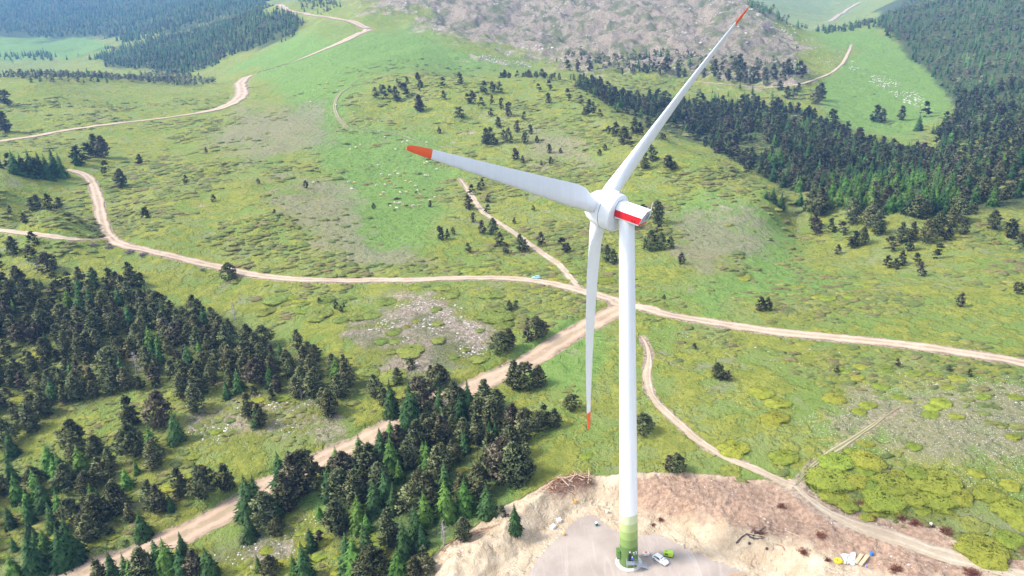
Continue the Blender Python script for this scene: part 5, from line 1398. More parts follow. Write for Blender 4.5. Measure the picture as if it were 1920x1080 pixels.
# ------------------------------------------------------------------ worker on the platform
def make_person(loc, rz_, label):
    sk = {  # joint: (x forward, y left, z), radius
        'pel': ((0, 0, 0.95), 0.145), 'bel': ((0.01, 0, 1.10), 0.140), 'che': ((0.03, 0, 1.30), 0.165), 'shc': ((0.04, 0, 1.43), 0.105), 'nec': ((0.06, 0, 1.51), 0.058), 'hed': ((0.085, 0, 1.60), 0.085), 'cro': ((0.085, 0, 1.69), 0.088)}
    ed = [('pel', 'bel'), ('bel', 'che'), ('che', 'shc'), ('shc', 'nec'), ('nec', 'hed'), ('hed', 'cro')]
    for n_, s in (('l', 1), ('r', -1)):
        sk.update({'sh' + n_: ((0.03, 0.17 * s, 1.40), 0.072), 'el' + n_: ((0.02, 0.25 * s, 1.13), 0.050), 'wr' + n_: ((0.22, 0.22 * s, 1.02), 0.034), 'pa' + n_: ((0.29, 0.21 * s, 1.00), 0.036),
                   'hp' + n_: ((0, 0.09 * s, 0.90), 0.105), 'kn' + n_: ((0.03 * s, 0.11 * s, 0.50), 0.070), 'an' + n_: ((0.02 * s - 0.02, 0.12 * s, 0.10), 0.048), 'to' + n_: ((0.14 + 0.02 * s, 0.13 * s, 0.045), 0.045)})
        ed += [('shc', 'sh' + n_), ('sh' + n_, 'el' + n_), ('el' + n_, 'wr' + n_), ('wr' + n_, 'pa' + n_), ('pel', 'hp' + n_), ('hp' + n_, 'kn' + n_), ('kn' + n_, 'an' + n_), ('an' + n_, 'to' + n_)]
        for f_, (dy, L) in enumerate(((-0.030, 0.062), (-0.010, 0.075), (0.010, 0.070), (0.030, 0.055))):
            a_, b_ = f'f{f_}a{n_}', f'f{f_}b{n_}'
            sk[a_] = ((0.29 + 0.6 * L, (0.21 + dy) * s, 0.995), 0.010); sk[b_] = ((0.29 + L, (0.21 + dy) * s, 0.955), 0.008); ed += [('pa' + n_, a_), (a_, b_)]
        sk['th' + n_] = ((0.30, 0.155 * s, 0.975), 0.011); ed.append(('pa' + n_, 'th' + n_))
    names = list(sk); me = bpy.data.meshes.new('person'); me.from_pydata([sk[k][0] for k in names], [(names.index(a), names.index(b)) for a, b in ed], [])
    o = link('person', me, None, None, loc); o.rotation_euler = (0, 0, rz_)
    mod = o.modifiers.new('skin', 'SKIN'); mod.use_smooth_shade = True
    for k, d in enumerate(me.skin_vertices[0].data): r_ = sk[names[k]][1]; d.radius = (r_, r_ * (0.72 if names[k] in ('che', 'bel', 'pel') else 1.0)); d.use_root = names[k] == 'pel'
    s2 = o.modifiers.new('smooth', 'SUBSURF'); s2.levels = 1; s2.render_levels = 1
    m, nt, b = new_mat('work_clothes_and_skin'); N = NT(nt); p = N.obj(); sp = N.node('ShaderNodeSeparateXYZ'); N.link(p, sp.inputs[0])
    c = N.mix(N.math('GREATER_THAN', sp.outputs['Z'], 0.93), (0.035, 0.055, 0.14), (0.035, 0.16, 0.62)); c = N.mix(N.math('LESS_THAN', sp.outputs['Z'], 0.11), c, (0.03, 0.025, 0.02))
    c = N.mix(N.math('GREATER_THAN', sp.outputs['Z'], 1.49), c, (0.50, 0.30, 0.22)); c = N.mix(N.math('GREATER_THAN', sp.outputs['X'], 0.235), c, (0.50, 0.30, 0.22)); N.link(c, b.inputs['Base Color']); me.materials.append(m)
    g = MB(); g.lathe([(0.001, 1.79), (0.06, 1.775), (0.10, 1.735), (0.118, 1.675), (0.14, 1.665), (0.14, 1.655), (0.10, 1.652)], 20, c=(0.085, 0, 0)); g.build('hard_hat', simple_mat('white_plastic', (0.82, 0.82, 0.8), 0.35), o, True)
    g = MB()
    for s in (-1, 1): g.box((0.165, 0.03 * s, 1.62), (0.012, 0.022, 0.010))
    g.build('eye', DARKG, o)
    g = MB(); g.box((0.175, 0, 1.595), (0.03, 0.022, 0.035), taper=0.6); g.build('nose', simple_mat('skin', (0.5, 0.3, 0.22), 0.6), o)
    tag(o, label, 'person'); return o


make_person((plat + dside * 0.55 - ddir * 0.1 + Vector((0, 0, dz)))[:], math.atan2(-ddir.y, -ddir.x) + 0.5, 'worker in blue with white hard hat at the tower door')

# ------------------------------------------------------------------ cars
def make_car(loc, rz_, paintm, label, L=4.45, estate=True):
    root = tag(empty('parked_car', loc, rz_), label, 'car')
    k = L / 4.45; hw = 0.90
    def ring(x, zl, zb, w, sh=0.12):
        return [(x * k, y, z) for y, z in ((-w * 0.90, zl), (-w, zl + 0.16), (-w, zb - sh), (-w * 0.92, zb - 0.03), (-w * 0.5, zb), (0, zb + 0.012), (w * 0.5, zb), (w * 0.92, zb - 0.03), (w, zb - sh), (w, zl + 0.16), (w * 0.90, zl))]
    g = MB(); g.loft([ring(-2.22, 0.38, 0.80, 0.74), ring(-2.16, 0.30, 0.90, 0.82), ring(-1.9, 0.24, 0.96, 0.88), ring(-1.0, 0.20, 0.97, hw), ring(0.3, 0.20, 0.96, hw), ring(1.0, 0.20, 0.93, hw), ring(1.7, 0.22, 0.84, 0.88), ring(2.05, 0.26, 0.74, 0.82), ring(2.22, 0.34, 0.60, 0.70)])
    xr = -1.75 if estate else -1.35
    def cab(z, x0, x1, w): return [(x0 * k, -w * 0.9, z), (x0 * k - 0.03, 0, z), (x0 * k, w * 0.9, z), (x0 * k + 0.15, w, z), (x1 * k - 0.25, w, z), (x1 * k, w * 0.86, z), (x1 * k + 0.10, 0, z), (x1 * k, -w * 0.86, z), (x1 * k - 0.25, -w, z), (x0 * k + 0.15, -w, z)]
    g.loft([cab(0.93, xr - 0.30, 1.05, 0.84), cab(1.20, xr - 0.12, 0.70, 0.77), cab(1.42, xr + 0.08, 0.30, 0.66), cab(1.48, xr + 0.25, 0.05, 0.56)])
    body = g.build('body', paintm, root, True, angle=40)
    def pane(name, P): g = MB(); g.add(P, [tuple(range(len(P)))]); return g.build(name, GLASS, body)
    pane('windscreen', [((1.04) * k, -0.68, 0.965), (1.10 * k, 0, 0.97), (1.04 * k, 0.68, 0.965), (0.34 * k, 0.55, 1.425), (0.42 * k, 0, 1.43), (0.34 * k, -0.55, 1.425)])
    pane('rear_window', [((xr - 0.285) * k, 0.62, 1.0), ((xr - 0.31) * k, 0, 1.0), ((xr - 0.285) * k, -0.62, 1.0), ((xr + 0.02) * k, -0.52, 1.38), ((xr + 0.0) * k, 0, 1.38), ((xr + 0.02) * k, 0.52, 1.38)])
    for s in (-1, 1):
        pane('side_window', [((xr + 0.05) * k, 0.842 * s, 1.0), (0.72 * k, 0.842 * s, 1.0), (0.42 * k, 0.782 * s, 1.20), (0.14 * k, 0.688 * s, 1.40), ((xr + 0.35) * k, 0.688 * s, 1.40)][::s])
        g = MB(); g.box((0.72 * k, 0.96 * s, 1.02), (0.12, 0.16, 0.10), bev=0.02); g.build('wing_mirror', paintm, body)
        g = MB(); g.box((2.13 * k, 0.62 * s, 0.66), (0.12, 0.26, 0.11), bev=0.02); g.build('headlight', GREY, body)
        g = MB(); g.box((-2.17 * k, 0.66 * s, 0.80), (0.10, 0.22, 0.18), bev=0.02); g.build('tail_light', RED_P, body)
        for x in (-1.35 * k, 1.38 * k):
            w = MB(); w.lathe([(0.18, -0.11), (0.30, -0.115), (0.325, -0.08), (0.325, 0.08), (0.30, 0.115), (0.18, 0.11)], 20, axis='Y'); wo = w.build('wheel', BLACK, root, True, (x, 0.82 * s, 0.325))
            w = MB(); w.lathe([(0.0, 0.10 * s), (0.19, 0.118 * s)], 12, axis='Y'); w.build('rim', GREY, wo)
    return root


def pad_pt(u, v, z=0.0): p = on_plane([(u, v)], z)[0]; return Vector((p[0], p[1], max(float(ground(p[0], p[1])), 0.0) + 0.06))


def gp(u, v): p = cast([(u, v)])[0][0]; return Vector(p)


CARW = paint('white_car_paint', (0.80, 0.80, 0.80), 0.2); CARB = paint('pale_blue_car_paint', (0.28, 0.52, 0.56), 0.25)
a_, b_ = pad_pt(1226.5, 1045), pad_pt(1251, 1061)
make_car((a_ + b_) / 2, math.atan2(b_.y - a_.y, b_.x - a_.x), CARW, 'white hatchback parked on the gravel pad right of the tower', L=min(4.7, max(4.2, (b_ - a_).length)))
a_, b_ = gp(1012, 523), gp(999, 522.5); c_ = gp(1005.5, 522.5); print('blue car', (a_ - b_).length)
make_car(c_ + Vector((0, 0, 0.12)), math.atan2(b_.y - a_.y, b_.x - a_.x), CARB, 'light blue car pulled over on the long dirt road', L=4.6)

# ------------------------------------------------------------------ things lying about the pad
def heading(p, q): return math.atan2(q.y - p.y, q.x - p.x)


LIME = paint('lime_green_coat', (0.42, 0.66, 0.04), 0.45)
p0 = pad_pt(1253, 1042.5); t = tag(empty('power_generator', p0, heading(pad_pt(1245, 1041), pad_pt(1262, 1044))), 'lime green power generator beside the white car', 'generator')
g = MB(); g.box((0, 0, 0.78), (2.3, 1.15, 1.15), bev=0.06); gbx = g.build('housing', LIME, t)
g = MB(); g.box((0, 0, 0.1), (2.4, 1.2, 0.2)); g.build('skid', BLACK, t)
g = MB(); g.box((-0.35, -0.582, 0.85), (0.8, 0.03, 0.5)); g.build('side_grille', simple_mat('olive_grille', (0.10, 0.16, 0.03), 0.7), gbx)
g = MB(); g.box((-0.55, 0, 1.37), (0.75, 0.55, 0.05), bev=0.01); g.build('top_cover', simple_mat('grey_green_cover', (0.30, 0.36, 0.16), 0.6), gbx)
g = MB(); g.tube([(0.85, 0.2, 1.3), (0.85, 0.2, 1.62)], 0.06, 8); g.build('exhaust_pipe', GREY, gbx)

CLOTHW = simple_mat('white_woven_plastic', (0.74, 0.74, 0.72), 0.8, 0.12, 4, bump=0.4); ORANGE = simple_mat('orange_fabric', (0.72, 0.22, 0.08), 0.8, 0.15, 4)
p0 = pad_pt(1211, 1041); t = tag(empty('bulk_bag', p0, 0.3), 'white bulk bags with an orange cloth by the tower', 'bag')
def lump(mb, c, d, seed, mi=0, n=14, m=8, rough=0.22):
    rings = []
    for j in range(m):
        a_ = -PI / 2 + PI * j / (m - 1); ring = []
        for i in range(n):
            b_ = 2 * PI * i / n; k = 1 + rough * 2 * float(fbm(np.array([math.cos(b_) * 2 + seed]), np.array([math.sin(b_) * 2 + 2 * math.sin(a_)]), 3, 90)[0])
            ca2, sa2 = math.copysign(abs(math.cos(a_)) ** 0.6, 1), math.copysign(abs(math.sin(a_)) ** 0.7, math.sin(a_))
            ring.append((c[0] + d[0] * ca2 * math.cos(b_) * k, c[1] + d[1] * ca2 * math.sin(b_) * k, c[2] + d[2] * sa2))
        rings.append(ring)
    mb.loft(rings, mi)
g = MB(); lump(g, (-0.35, 0, 0.42), (0.6, 0.55, 0.45), 1); lump(g, (0.42, -0.1, 0.36), (0.5, 0.5, 0.38), 5); g.build('sack', CLOTHW, t, True)
g = MB(); lump(g, (0.0, 0.05, 0.80), (0.42, 0.34, 0.14), 9); g.build('orange_cloth', ORANGE, t, True)

WBOX = simple_mat('white_crate', (0.80, 0.80, 0.80), 0.6, 0.06, 3)
for (u, v, r_, lab) in ((1037, 990, 0.75, 'white box at the berm foot, lower one of the pair'), (1048, 978, 0.35, 'white box at the berm foot, upper one of the pair')):
    p0 = gp(u, v); o = empty('white_crate', p0 + Vector((0, 0, -0.05)), r_); tag(o, lab, 'crate', 'white boxes at the berm foot')
    g = MB(); g.box((0, 0, 0.42), (1.15, 0.95, 0.8), bev=0.03, rx=0.12); g.build('box', WBOX, o)
    g = MB(); g.box((0, -0.06, 0.86), (1.2, 1.0, 0.09), bev=0.02, rx=0.12); g.build('lid', WBOX, o)
p0 = pad_pt(1057.5, 1004); g = MB(); lump(g, (0, 0, 0.42), (0.40, 0.36, 0.48), 3); tag(g.build('sack', simple_mat('amber_sack', (0.62, 0.36, 0.12), 0.8, 0.25, 5), None, True, p0), 'amber sack standing alone on the gravel left of the tower', 'sack')
p0 = pad_pt(1118.5, 986); t = tag(empty('waste_bin', p0, 0.4), 'teal waste bin with white lid behind the tower', 'bin')
g = MB(); g.box((0, 0, 0.42), (0.62, 0.62, 0.84), taper=1.12, bev=0.04); g.build('bin_body', simple_mat('teal_plastic', (0.02, 0.17, 0.15), 0.5), t)
g = MB(); g.box((0, 0.05, 0.98), (0.7, 0.66, 0.26), taper=0.7, bev=0.05); g.build('bag_rim', WBOX, t)
for (u, v, s_, col, nm, lab, cat) in ((1138, 962, 0.34, (0.8, 0.8, 0.8), 'bucket', 'white bucket on the bank foot left of the tower', 'bucket'), (1079, 942, 0.34, (0.75, 0.38, 0.06), 'canister', 'orange canister on the tip of the berm', 'canister'), (1634, 1041, 0.36, (0.03, 0.17, 0.55), 'barrel', 'blue barrel next to the wooden panels', 'barrel'), (1624, 1063, 0.2, (0.25, 0.3, 0.6), 'canister', 'small blue canister in front of the wooden panels', 'canister'), (1745, 986, 0.30, (0.8, 0.8, 0.8), 'scrap_bag', 'white scrap bag between the red shrubs', 'bag')):
    p0 = gp(u, v); g = MB(); h_ = s_ * 2.7
    g.lathe([(0.0, 0.02), (s_ * 0.94, 0), (s_, 0.04), (s_, h_ * 0.32), (s_ * 1.05, h_ * 0.34), (s_, h_ * 0.36), (s_, h_ * 0.64), (s_ * 1.05, h_ * 0.66), (s_, h_ * 0.68), (s_, h_ - 0.04), (s_ * 0.95, h_), (s_ * 0.9, h_ - 0.03), (0, h_ - 0.03)], 20)
    tag(g.build(nm, simple_mat(nm + '_plastic', col, 0.45), None, True, p0), lab, cat)

# yellow hose, plastic sheet, wooden panels
p0 = gp(1571, 1053); g = MB(); P_ = []
for i in range(240):
    a_ = i / 240 * 2 * PI * 6; P_.append(((0.62 + 0.28 * math.sin(i * 0.11)) * math.cos(a_) + 0.02 * math.sin(i), (0.62 + 0.28 * math.sin(i * 0.11)) * math.sin(a_), 0.10 + 0.36 * (i / 240) + 0.03 * math.sin(i * 0.7)))
P_ += [(0.95 + 0.35 * q, -0.5 - 0.45 * math.sin(q * 1.6), 0.10) for q in np.linspace(0, 2.2, 14)]
g.tube(P_, 0.085, 7); tag(g.build('hose_coil', simple_mat('yellow_hose', (0.80, 0.60, 0.02), 0.45, 0.06), None, True, p0 + Vector((0, 0, 0.05))), 'coil of yellow hose on the turned earth', 'hose')
c4 = [gp(1576, 1040), gp(1604, 1037), gp(1602, 1062), gp(1584, 1058)]; g = MB(); nx_ = 22; V = []
for j in range(nx_):
    for i in range(nx_):
        a_, b_ = i / (nx_ - 1), j / (nx_ - 1); p = (c4[0] * (1 - a_) + c4[1] * a_) * (1 - b_) + (c4[3] * (1 - a_) + c4[2] * a_) * b_
        w_ = fbm(np.array([a_ * 5.0]), np.array([b_ * 5.0]), 3, 98)[0]; p = p + Vector((w_ * 0.5, fbm(np.array([a_ * 5.0 + 9]), np.array([b_ * 5.0]), 3, 98)[0] * 0.5, 0))
        V.append((p.x, p.y, float(ground(p.x, p.y)) + 0.12 + 0.7 * max(0, fbm(np.array([a_ * 6.0]), np.array([b_ * 6.0]), 3, 99)[0] + 0.15)))
g.add(V, [(j * nx_ + i, j * nx_ + i + 1, (j + 1) * nx_ + i + 1, (j + 1) * nx_ + i) for j in range(nx_ - 1) for i in range(nx_ - 1)])
tag(g.build('plastic_sheet', simple_mat('crumpled_plastic', (0.46, 0.49, 0.54), 0.25, 0.45, 2.2, spec=0.5), None), 'crumpled white plastic sheet between hose and wooden panels', 'sheet')
WOOD = simple_mat('raw_planks', (0.56, 0.42, 0.27), 0.8, 0.2, 3); WOODB = simple_mat('brown_planks', (0.38, 0.25, 0.15), 0.8, 0.25, 3)
def pallet(u0, v0, u1, v1, w, lab, mat):
    a_, b_ = gp(u0, v0), gp(u1, v1); o = tag(empty('wooden_pallet', (a_ + b_) / 2 + Vector((0, 0, 0.1)), heading(a_, b_)), lab, 'pallet'); L = (b_ - a_).length
    o.rotation_euler = (0, -math.asin(max(-0.5, min(0.5, (b_.z - a_.z) / L))), heading(a_, b_))
    g = MB()
    for k in range(4): g.box((0, w * (k - 1.5) / 4, 0.30), (L, w / 4 - 0.04, 0.06))
    g.build('deck', mat, o)
    g = MB()
    for k in (-0.46, 0, 0.46): g.box((L * k, 0, 0.16), (0.12, w, 0.2))
    g.build('bearer', mat, o)
pallet(1604, 1058, 1616, 1041, 0.85, 'left wooden panel lying beside the plastic sheet', WOOD); pallet(1612, 1062, 1627, 1043, 0.85, 'right wooden panel lying near the blue barrel', WOOD); pallet(1368, 1080, 1398, 1081, 1.2, 'brown pallet at the pad edge by the bottom frame', WOODB)

# wood: branches, logs, roots
def branches(name, lab, cat, mats, sticks, loc):
    g = MB()
    for P_, r_, mi in sticks: g.tube(P_, r_, 6, mi)
    return tag(g.build(name, mats, None, True, loc), lab, cat)


def stick(rng, c, L, r, el, mi, az=None):
    a_ = rng.uniform(0, 6.28) if az is None else az; d = Vector((math.cos(a_) * math.cos(el), math.sin(a_) * math.cos(el), math.sin(el))); b = Vector(rng.normal(0, 0.10 * L, 3)); b.z = abs(b.z) * 0.5
    p = Vector(c); return ([p - d * L / 2, p + b, p + d * L / 2 + Vector(rng.normal(0, 0.06 * L, 3))], [r, r * 0.8, r * 0.3], mi)


MB_RED = simple_mat('fresh_bark', (0.30, 0.125, 0.070), 0.9, 0.3, 4); MB_TAN = simple_mat('peeled_wood', (0.50, 0.37, 0.25), 0.85, 0.25, 4); MB_CHAR = simple_mat('charred_wood', (0.055, 0.045, 0.048), 0.9, 0.4, 4)
wr = np.random.default_rng(3); pc = gp(1068, 904); sticks = []
pa_, pb_ = gp(1026, 915), gp(1108, 895); hd = heading(pa_, pb_); Lp = (pb_ - pa_).length
for k in range(260):
    f = wr.uniform(-0.5, 0.5); w_ = wr.normal(0, 1.1); x_, y_ = math.cos(hd) * f * Lp - math.sin(hd) * w_, math.sin(hd) * f * Lp + math.cos(hd) * w_
    hz = float(ground(pc.x + x_, pc.y + y_)) - pc.z + wr.uniform(0, 1.5) * math.exp(-(w_ / 1.5) ** 2) * (1 - (2 * f) ** 4)
    sticks.append(stick(wr, (x_, y_, hz), wr.uniform(1.2, 4.0), wr.uniform(0.03, 0.11), wr.uniform(-0.2, 0.5), 0 if wr.random() < 0.68 else 1))
for k in range(9): f = wr.uniform(-0.45, 0.45); sticks.append(stick(wr, (math.cos(hd) * f * Lp, math.sin(hd) * f * Lp, float(ground(pc.x + math.cos(hd) * f * Lp, pc.y + math.sin(hd) * f * Lp)) - pc.z + 1.4), wr.uniform(3.5, 5.5), 0.17, wr.uniform(0.0, 0.7), 1))
branches('brush_pile', 'heap of red-brown uprooted branches on the bank left of the tower', 'brush pile', [MB_RED, MB_TAN], sticks, pc)
pc = gp(900, 998); sticks = []
for (u0, v0, u1, v1, r_, mi) in ((862, 1003, 938, 982, 0.16, 1), (870, 1008, 915, 996, 0.12, 0), (845, 1018, 880, 1000, 0.14, 0), (828, 1034, 850, 1018, 0.12, 0), (900, 992, 930, 986, 0.10, 1), (880, 1000, 925, 990, 0.09, 0), (835, 1030, 828, 1042, 0.09, 1)):
    a_, b_ = gp(u0, v0) - pc, gp(u1, v1) - pc; m_ = (a_ + b_) / 2 + Vector((0, 0, 0.35)); sticks.append(([a_ + Vector((0, 0, 0.15)), m_, b_ + Vector((0, 0, 0.25))], [r_, r_ * 0.8, r_ * 0.5], mi))
for k in range(60):
    f = wr.random(); a_ = gp(828 + 105 * f, 1036 - 52 * f ** 0.8) - pc; sticks.append(stick(wr, (a_.x + wr.normal(0, 0.6), a_.y + wr.normal(0, 0.6), a_.z + 0.2), wr.uniform(0.7, 2.2), wr.uniform(0.025, 0.06), wr.uniform(-0.1, 0.4), int(wr.random() < 0.4)))
branches('log_row', 'row of felled trunks and branches along the forest edge of the berm', 'logs', [MB_RED, MB_TAN], sticks, pc)
pc = gp(1410, 1008); sticks = []
for q in ([(1380, 1020), (1390, 1009), (1400, 1002), (1412, 1005)], [(1412, 1006), (1420, 1000), (1428, 995), (1436, 988)], [(1408, 1000), (1412, 992), (1420, 989)], [(1405, 1008), (1420, 1012), (1434, 1010)], [(1412, 1003), (1424, 1005), (1436, 1007)], [(1415, 1003), (1416, 995)], [(1400, 1003), (1410, 1010), (1415, 1014)]):
    mi = 2 if q[0] == (1412, 1003) else 0 if q[0] in ((1408, 1000),) else 1
    sticks.append(([gp(*k) - pc + Vector((0, 0, 0.25)) for k in q], list(np.linspace(0.20, 0.07, len(q))), mi))
branches('burned_branches', 'charred forked branches lying on the turned earth', 'branches', [MB_RED, MB_CHAR, MB_TAN], sticks, pc)
for (u, v, lab) in ((1405, 1020, 'charred stump, upper left one of two below the burned branches'), (1437.5, 1030, 'charred stump, lower right one of two below the burned branches')):
    p0 = gp(u, v); g = MB(); lump(g, (0, 0, 0.25), (0.32, 0.30, 0.34), u); tag(g.build('charred_stump', MB_CHAR, None, True, p0), lab, 'stump', 'charred stumps')
for q, mat, r_, nm, lab in (([(1456, 1021), (1466, 1024), (1471, 1030), (1466, 1042)], MB_RED, 0.09, 'curved_root', 'thin curved root bent like a hook on pale earth'), ([(1472, 995), (1486, 1001), (1500, 1007)], MB_TAN, 0.10, 'long_pole', 'pale wooden pole with a dark board beside the hooked root'), ([(1335, 975), (1352, 987)], MB_TAN, 0.09, 'long_pole', 'pale pole lying alone right of the tower bank')):
    pc = gp(*q[1]); branches(nm, lab, 'wood', [mat], [([gp(*k) - pc + Vector((0, 0, 0.14)) for k in q], [r_] * len(q), 0)], pc)

# bleached dead trees
def dead_tree(u, v, hpx, lab):
    p0 = gp(u, v); d = (p0 - Vector(CAM)).length; h = hpx * d / F * 1.2; g = MB(); rr = np.random.default_rng(int(u))
    g.tube([(0, 0, -0.2), (0.05 * h, 0, 0.4 * h), (0.02 * h, 0.04 * h, 0.95 * h)], [0.03 * h, 0.02 * h, 0.006 * h], 7); tr = g.build('trunk', MAT_DEAD, None, True)
    root = tag(empty('dead_tree', p0), lab, 'tree', 'bleached dead trees'); tr.parent = root
    g = MB()
    for k in range(34):
        z_ = h * rr.uniform(0.2, 0.92); a_ = rr.uniform(0, 6.28); L = h * rr.uniform(0.12, 0.38) * (1.1 - z_ / h); dd = Vector((math.cos(a_), math.sin(a_), rr.uniform(-0.1, 0.6)))
        q0 = Vector((0.03 * h, 0.02 * h, z_)); q1 = q0 + dd * L; g.tube([q0, q0 + dd * L * 0.5 + Vector((0, 0, 0.03 * h)), q1], [0.010 * h, 0.007 * h, 0.002 * h], 4)
        g.tube([q0 + dd * L * 0.5, q1 + Vector(rr.normal(0, 0.06 * h, 3))], [0.005 * h, 0.002 * h], 3)
    g.build('dead_branch', MAT_DEAD, root)
for u, v, h_, lab in ((256, 700, 34, 'bleached dead tree in the dark wood above the cut road'), (777, 875, 40, 'pale dead crown among the pines between road and pad'), (440, 600, 30, 'grey dead tree at the upper right of the dark wood'), (832, 1022, 44, 'dead tree leaning over the forest edge of the berm'), (565, 748, 22, 'short pale snag above the bare strip')): dead_tree(u, v, h_, lab)

# ------------------------------------------------------------------ cattle
def cow_mesh():
    g = MB(); E = lambda x, hw, zl, zh: [(x, hw * math.cos(a_), (zl + zh) / 2 + (zh - zl) / 2 * math.sin(a_)) for a_ in np.linspace(0, 2 * PI, 9)[:-1]]
    g.loft([E(-0.92, 0.10, 1.05, 1.28), E(-0.84, 0.27, 0.78, 1.38), E(-0.45, 0.33, 0.66, 1.38), E(0.05, 0.37, 0.58, 1.36), E(0.5, 0.33, 0.62, 1.38), E(0.78, 0.24, 0.78, 1.38), E(0.98, 0.14, 0.90, 1.28), E(1.20, 0.11, 0.72, 1.02), E(1.36, 0.12, 0.50, 0.78), E(1.52, 0.08, 0.30, 0.50), E(1.58, 0.06, 0.26, 0.40)])
    for x, y in ((-0.70, 0.2), (-0.70, -0.2), (0.62, 0.19), (0.62, -0.19)):
        k = -0.06 if x < 0 else 0.03
        g.tube([(x, y, 0.92), (x + k * 0.5, y, 0.52), (x + k, y, 0.26), (x + 0.01, y, 0.0)], [0.15, 0.085, 0.06, 0.065], 6)
    g.tube([(-0.92, 0, 1.25), (-1.0, 0, 0.95), (-0.98, 0, 0.5)], [0.035, 0.025, 0.045], 5)
    for s in (-1, 1): g.tube([(1.30, 0.10 * s, 0.76), (1.27, 0.26 * s, 0.74)], [0.05, 0.015], 5); g.tube([(1.33, 0.07 * s, 0.82), (1.36, 0.17 * s, 0.94)], [0.025, 0.008], 5)
    o = g.build('cow', None, None, True, angle=80) if False else None
    me = bpy.data.meshes.new('cow'); me.from_pydata(g.v, [], g.f); me.polygons.foreach_set('use_smooth', [True] * len(me.polygons)); return me


def cow_mat(name, base, patch, amt):
    m, nt, b = new_mat(name); N = NT(nt); v = N.node('ShaderNodeVectorMath', operation='ADD'); N.link(N.obj(), v.inputs[0])
    oi = N.node('ShaderNodeObjectInfo'); cx = N.node('ShaderNodeCombineXYZ'); N.link(N.math('MULTIPLY', oi.outputs['Random'], 40.0), cx.inputs[0]); N.link(cx.outputs[0], v.inputs[1])
    N.link(N.mix(N.ramp(N.noise(1.5, 1, 0.4, v.outputs[0]), amt - 0.02, amt + 0.02), patch, base), b.inputs['Base Color']); return m


COWM = {'white': cow_mat('white_cowhide', (0.66, 0.60, 0.52), (0.55, 0.40, 0.28), 0.36), 'tan': cow_mat('tan_cowhide', (0.60, 0.36, 0.17), (0.72, 0.62, 0.50), 0.42), 'pied': cow_mat('brown_pied_cowhide', (0.40, 0.16, 0.07), (0.70, 0.62, 0.54), 0.5), 'black': cow_mat('black_cowhide', (0.025, 0.022, 0.022), (0.10, 0.09, 0.09), 0.38), 'brown': cow_mat('brown_cowhide', (0.24, 0.10, 0.05), (0.28, 0.14, 0.08), 0.4)}
COWME = cow_mesh(); COWME.materials.append(None)
KINE = [('pied', 275, 100), ('tan', 215, 140), ('pied', 125, 170), ('white', 890, 60), ('white', 955, 48), ('white', 785, 168), ('white', 1235, 65), ('brown', 435, 412), ('white', 535, 395), ('tan', 780, 490), ('white', 820, 523), ('white', 580, 522), ('white', 700, 543), ('brown', 860, 555), ('brown', 910, 512), ('white', 1215, 548), ('pied', 1255, 552), ('tan', 1205, 373), ('white', 1238, 350), ('tan', 1350, 312), ('brown', 1355, 386), ('brown', 1437, 387), ('brown', 1437, 348), ('white', 1385, 457), ('tan', 1115, 227), ('white', 105, 637), ('tan', 195, 648), ('white', 150, 738), ('white', 510, 692), ('pied', 635, 678), ('tan', 705, 660), ('brown', 693, 632), ('pied', 778, 675), ('tan', 933, 625), ('tan', 1005, 642), ('white', 1078, 698), ('white', 1105, 758), ('black', 1080, 793), ('black', 1195, 752), ('pied', 1135, 823), ('white', 610, 794), ('tan', 572, 830), ('white', 850, 790), ('tan', 940, 790), ('black', 800, 884), ('pied', 780, 944), ('white', 848, 945), ('tan', 892, 975), ('black', 950, 989), ('white', 1043, 980), ('tan', 1125, 975), ('pied', 1153, 924), ('brown', 1003, 1009), ('tan', 715, 990), ('black', 700, 962), ('white', 805, 1020), ('black', 768, 1053), ('pied', 1355, 866), ('tan', 1285, 903)]
KINE = [(k, 640 + u / 7.714, 260 + v / 7.714) for k, u, v in KINE] + [('white', 582, 192), ('white', 588, 170), ('tan', 610, 163), ('white', 595, 201), ('white', 631, 198), ('white', 633, 170), ('tan', 613, 156), ('white', 573, 341), ('tan', 588, 344), ('black', 597, 343), ('white', 663, 212), ('tan', 697, 228), ('white', 722, 258), ('pied', 711, 248)]
P, D = cast([(u, v) for _, u, v in KINE])
CW = {'white': 'white', 'tan': 'tan', 'pied': 'brown-and-white', 'black': 'black', 'brown': 'dark brown'}
LABC = row_labels([(i, u, v, 'on the valley meadow' if v > 255 and u > 610 else 'high up the grazing valley', CW[k]) for i, (k, u, v) in enumerate(KINE)], 'cow grazing')
for i, ((k, u, v), p) in enumerate(zip(KINE, P)):
    o = bpy.data.objects.new('cow', COWME); COL.objects.link(o); o.location = p; s_ = random.uniform(1.0, 1.22); o.scale = (s_, s_, s_); o.rotation_euler = (0, 0, random.choice((0, PI)) + random.uniform(-1.0, 1.0))
    o.material_slots[0].link = 'OBJECT'; o.material_slots[0].material = COWM[k]; tag(o, LABC[i], 'cow', 'cattle grazing in the valley')

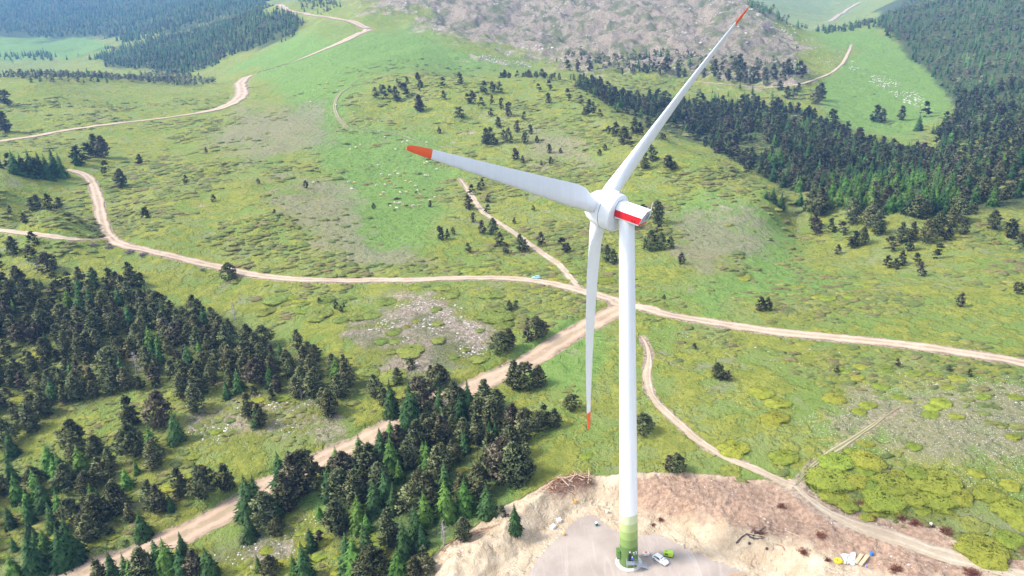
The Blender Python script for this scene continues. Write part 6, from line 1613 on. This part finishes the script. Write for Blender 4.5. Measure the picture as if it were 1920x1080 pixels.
# ------------------------------------------------------------------ light, sky, air
SUN_AZ, SUN_EL = math.radians(-95), math.radians(46)          # from the left of the view, a bright veil of cloud
sd = bpy.data.lights.new('sun', 'SUN'); sd.energy = 1.5; sd.angle = math.radians(12); sd.color = (1.0, 0.955, 0.88)
so = bpy.data.objects.new('sun', sd); COL.objects.link(so)
dirv = Vector((math.sin(SUN_AZ) * math.cos(SUN_EL), math.cos(SUN_AZ) * math.cos(SUN_EL), math.sin(SUN_EL)))
so.rotation_euler = dirv.to_track_quat('Z', 'Y').to_euler(); so.location = (0, 0, 600)
wd = bpy.data.worlds.new('World'); scene.world = wd; wd.use_nodes = True
nt = wd.node_tree; nt.nodes.clear(); N = NT(nt)
sky = N.node('ShaderNodeTexSky', sky_type='NISHITA'); sky.sun_disc = False; sky.sun_elevation = SUN_EL; sky.sun_rotation = SUN_AZ
sky.air_density = 1.0; sky.dust_density = 3.0; sky.ozone_density = 1.0; sky.altitude = 1200
hs = N.node('ShaderNodeHueSaturation'); hs.inputs['Saturation'].default_value = 0.35
bg = N.node('ShaderNodeBackground'); bg.inputs['Strength'].default_value = 0.132
ow = N.node('ShaderNodeOutputWorld')
N.link(sky.outputs[0], hs.inputs['Color']); N.link(hs.outputs[0], bg.inputs['Color']); N.link(bg.outputs[0], ow.inputs['Surface'])

mh = bpy.data.materials.new('haze'); mh.use_nodes = True; nt = mh.node_tree; nt.nodes.clear()
vo = nt.nodes.new('ShaderNodeVolumePrincipled'); vo.inputs['Color'].default_value = (0.22, 0.50, 1.0, 1); vo.inputs['Density'].default_value = HAZE; vo.inputs['Anisotropy'].default_value = 0.0
om = nt.nodes.new('ShaderNodeOutputMaterial'); nt.links.new(vo.outputs[0], om.inputs['Volume'])
hb = MB(); zt, zb = ZMAX + 40, ZMIN - 1.5
hb.box((CAM[0], CAM[1] + 2000, (zt + zb) / 2), (12000, 9000, zt - zb))
tag(hb.build('haze', mh), 'pale blue mountain haze softening the far slopes', kind='stuff')

scene.view_settings.view_transform = 'Standard'; scene.view_settings.look = 'None'; scene.view_settings.gamma = 1.0
scene.view_settings.exposure = EXPO
scene.render.engine = 'CYCLES'
cy = scene.cycles; cy.max_bounces = 4; cy.diffuse_bounces = 2; cy.glossy_bounces = 2; cy.transmission_bounces = 2; cy.volume_bounces = 0; cy.transparent_max_bounces = 4
cy.use_denoising = True; cy.use_adaptive_sampling = True; cy.adaptive_threshold = 0.015
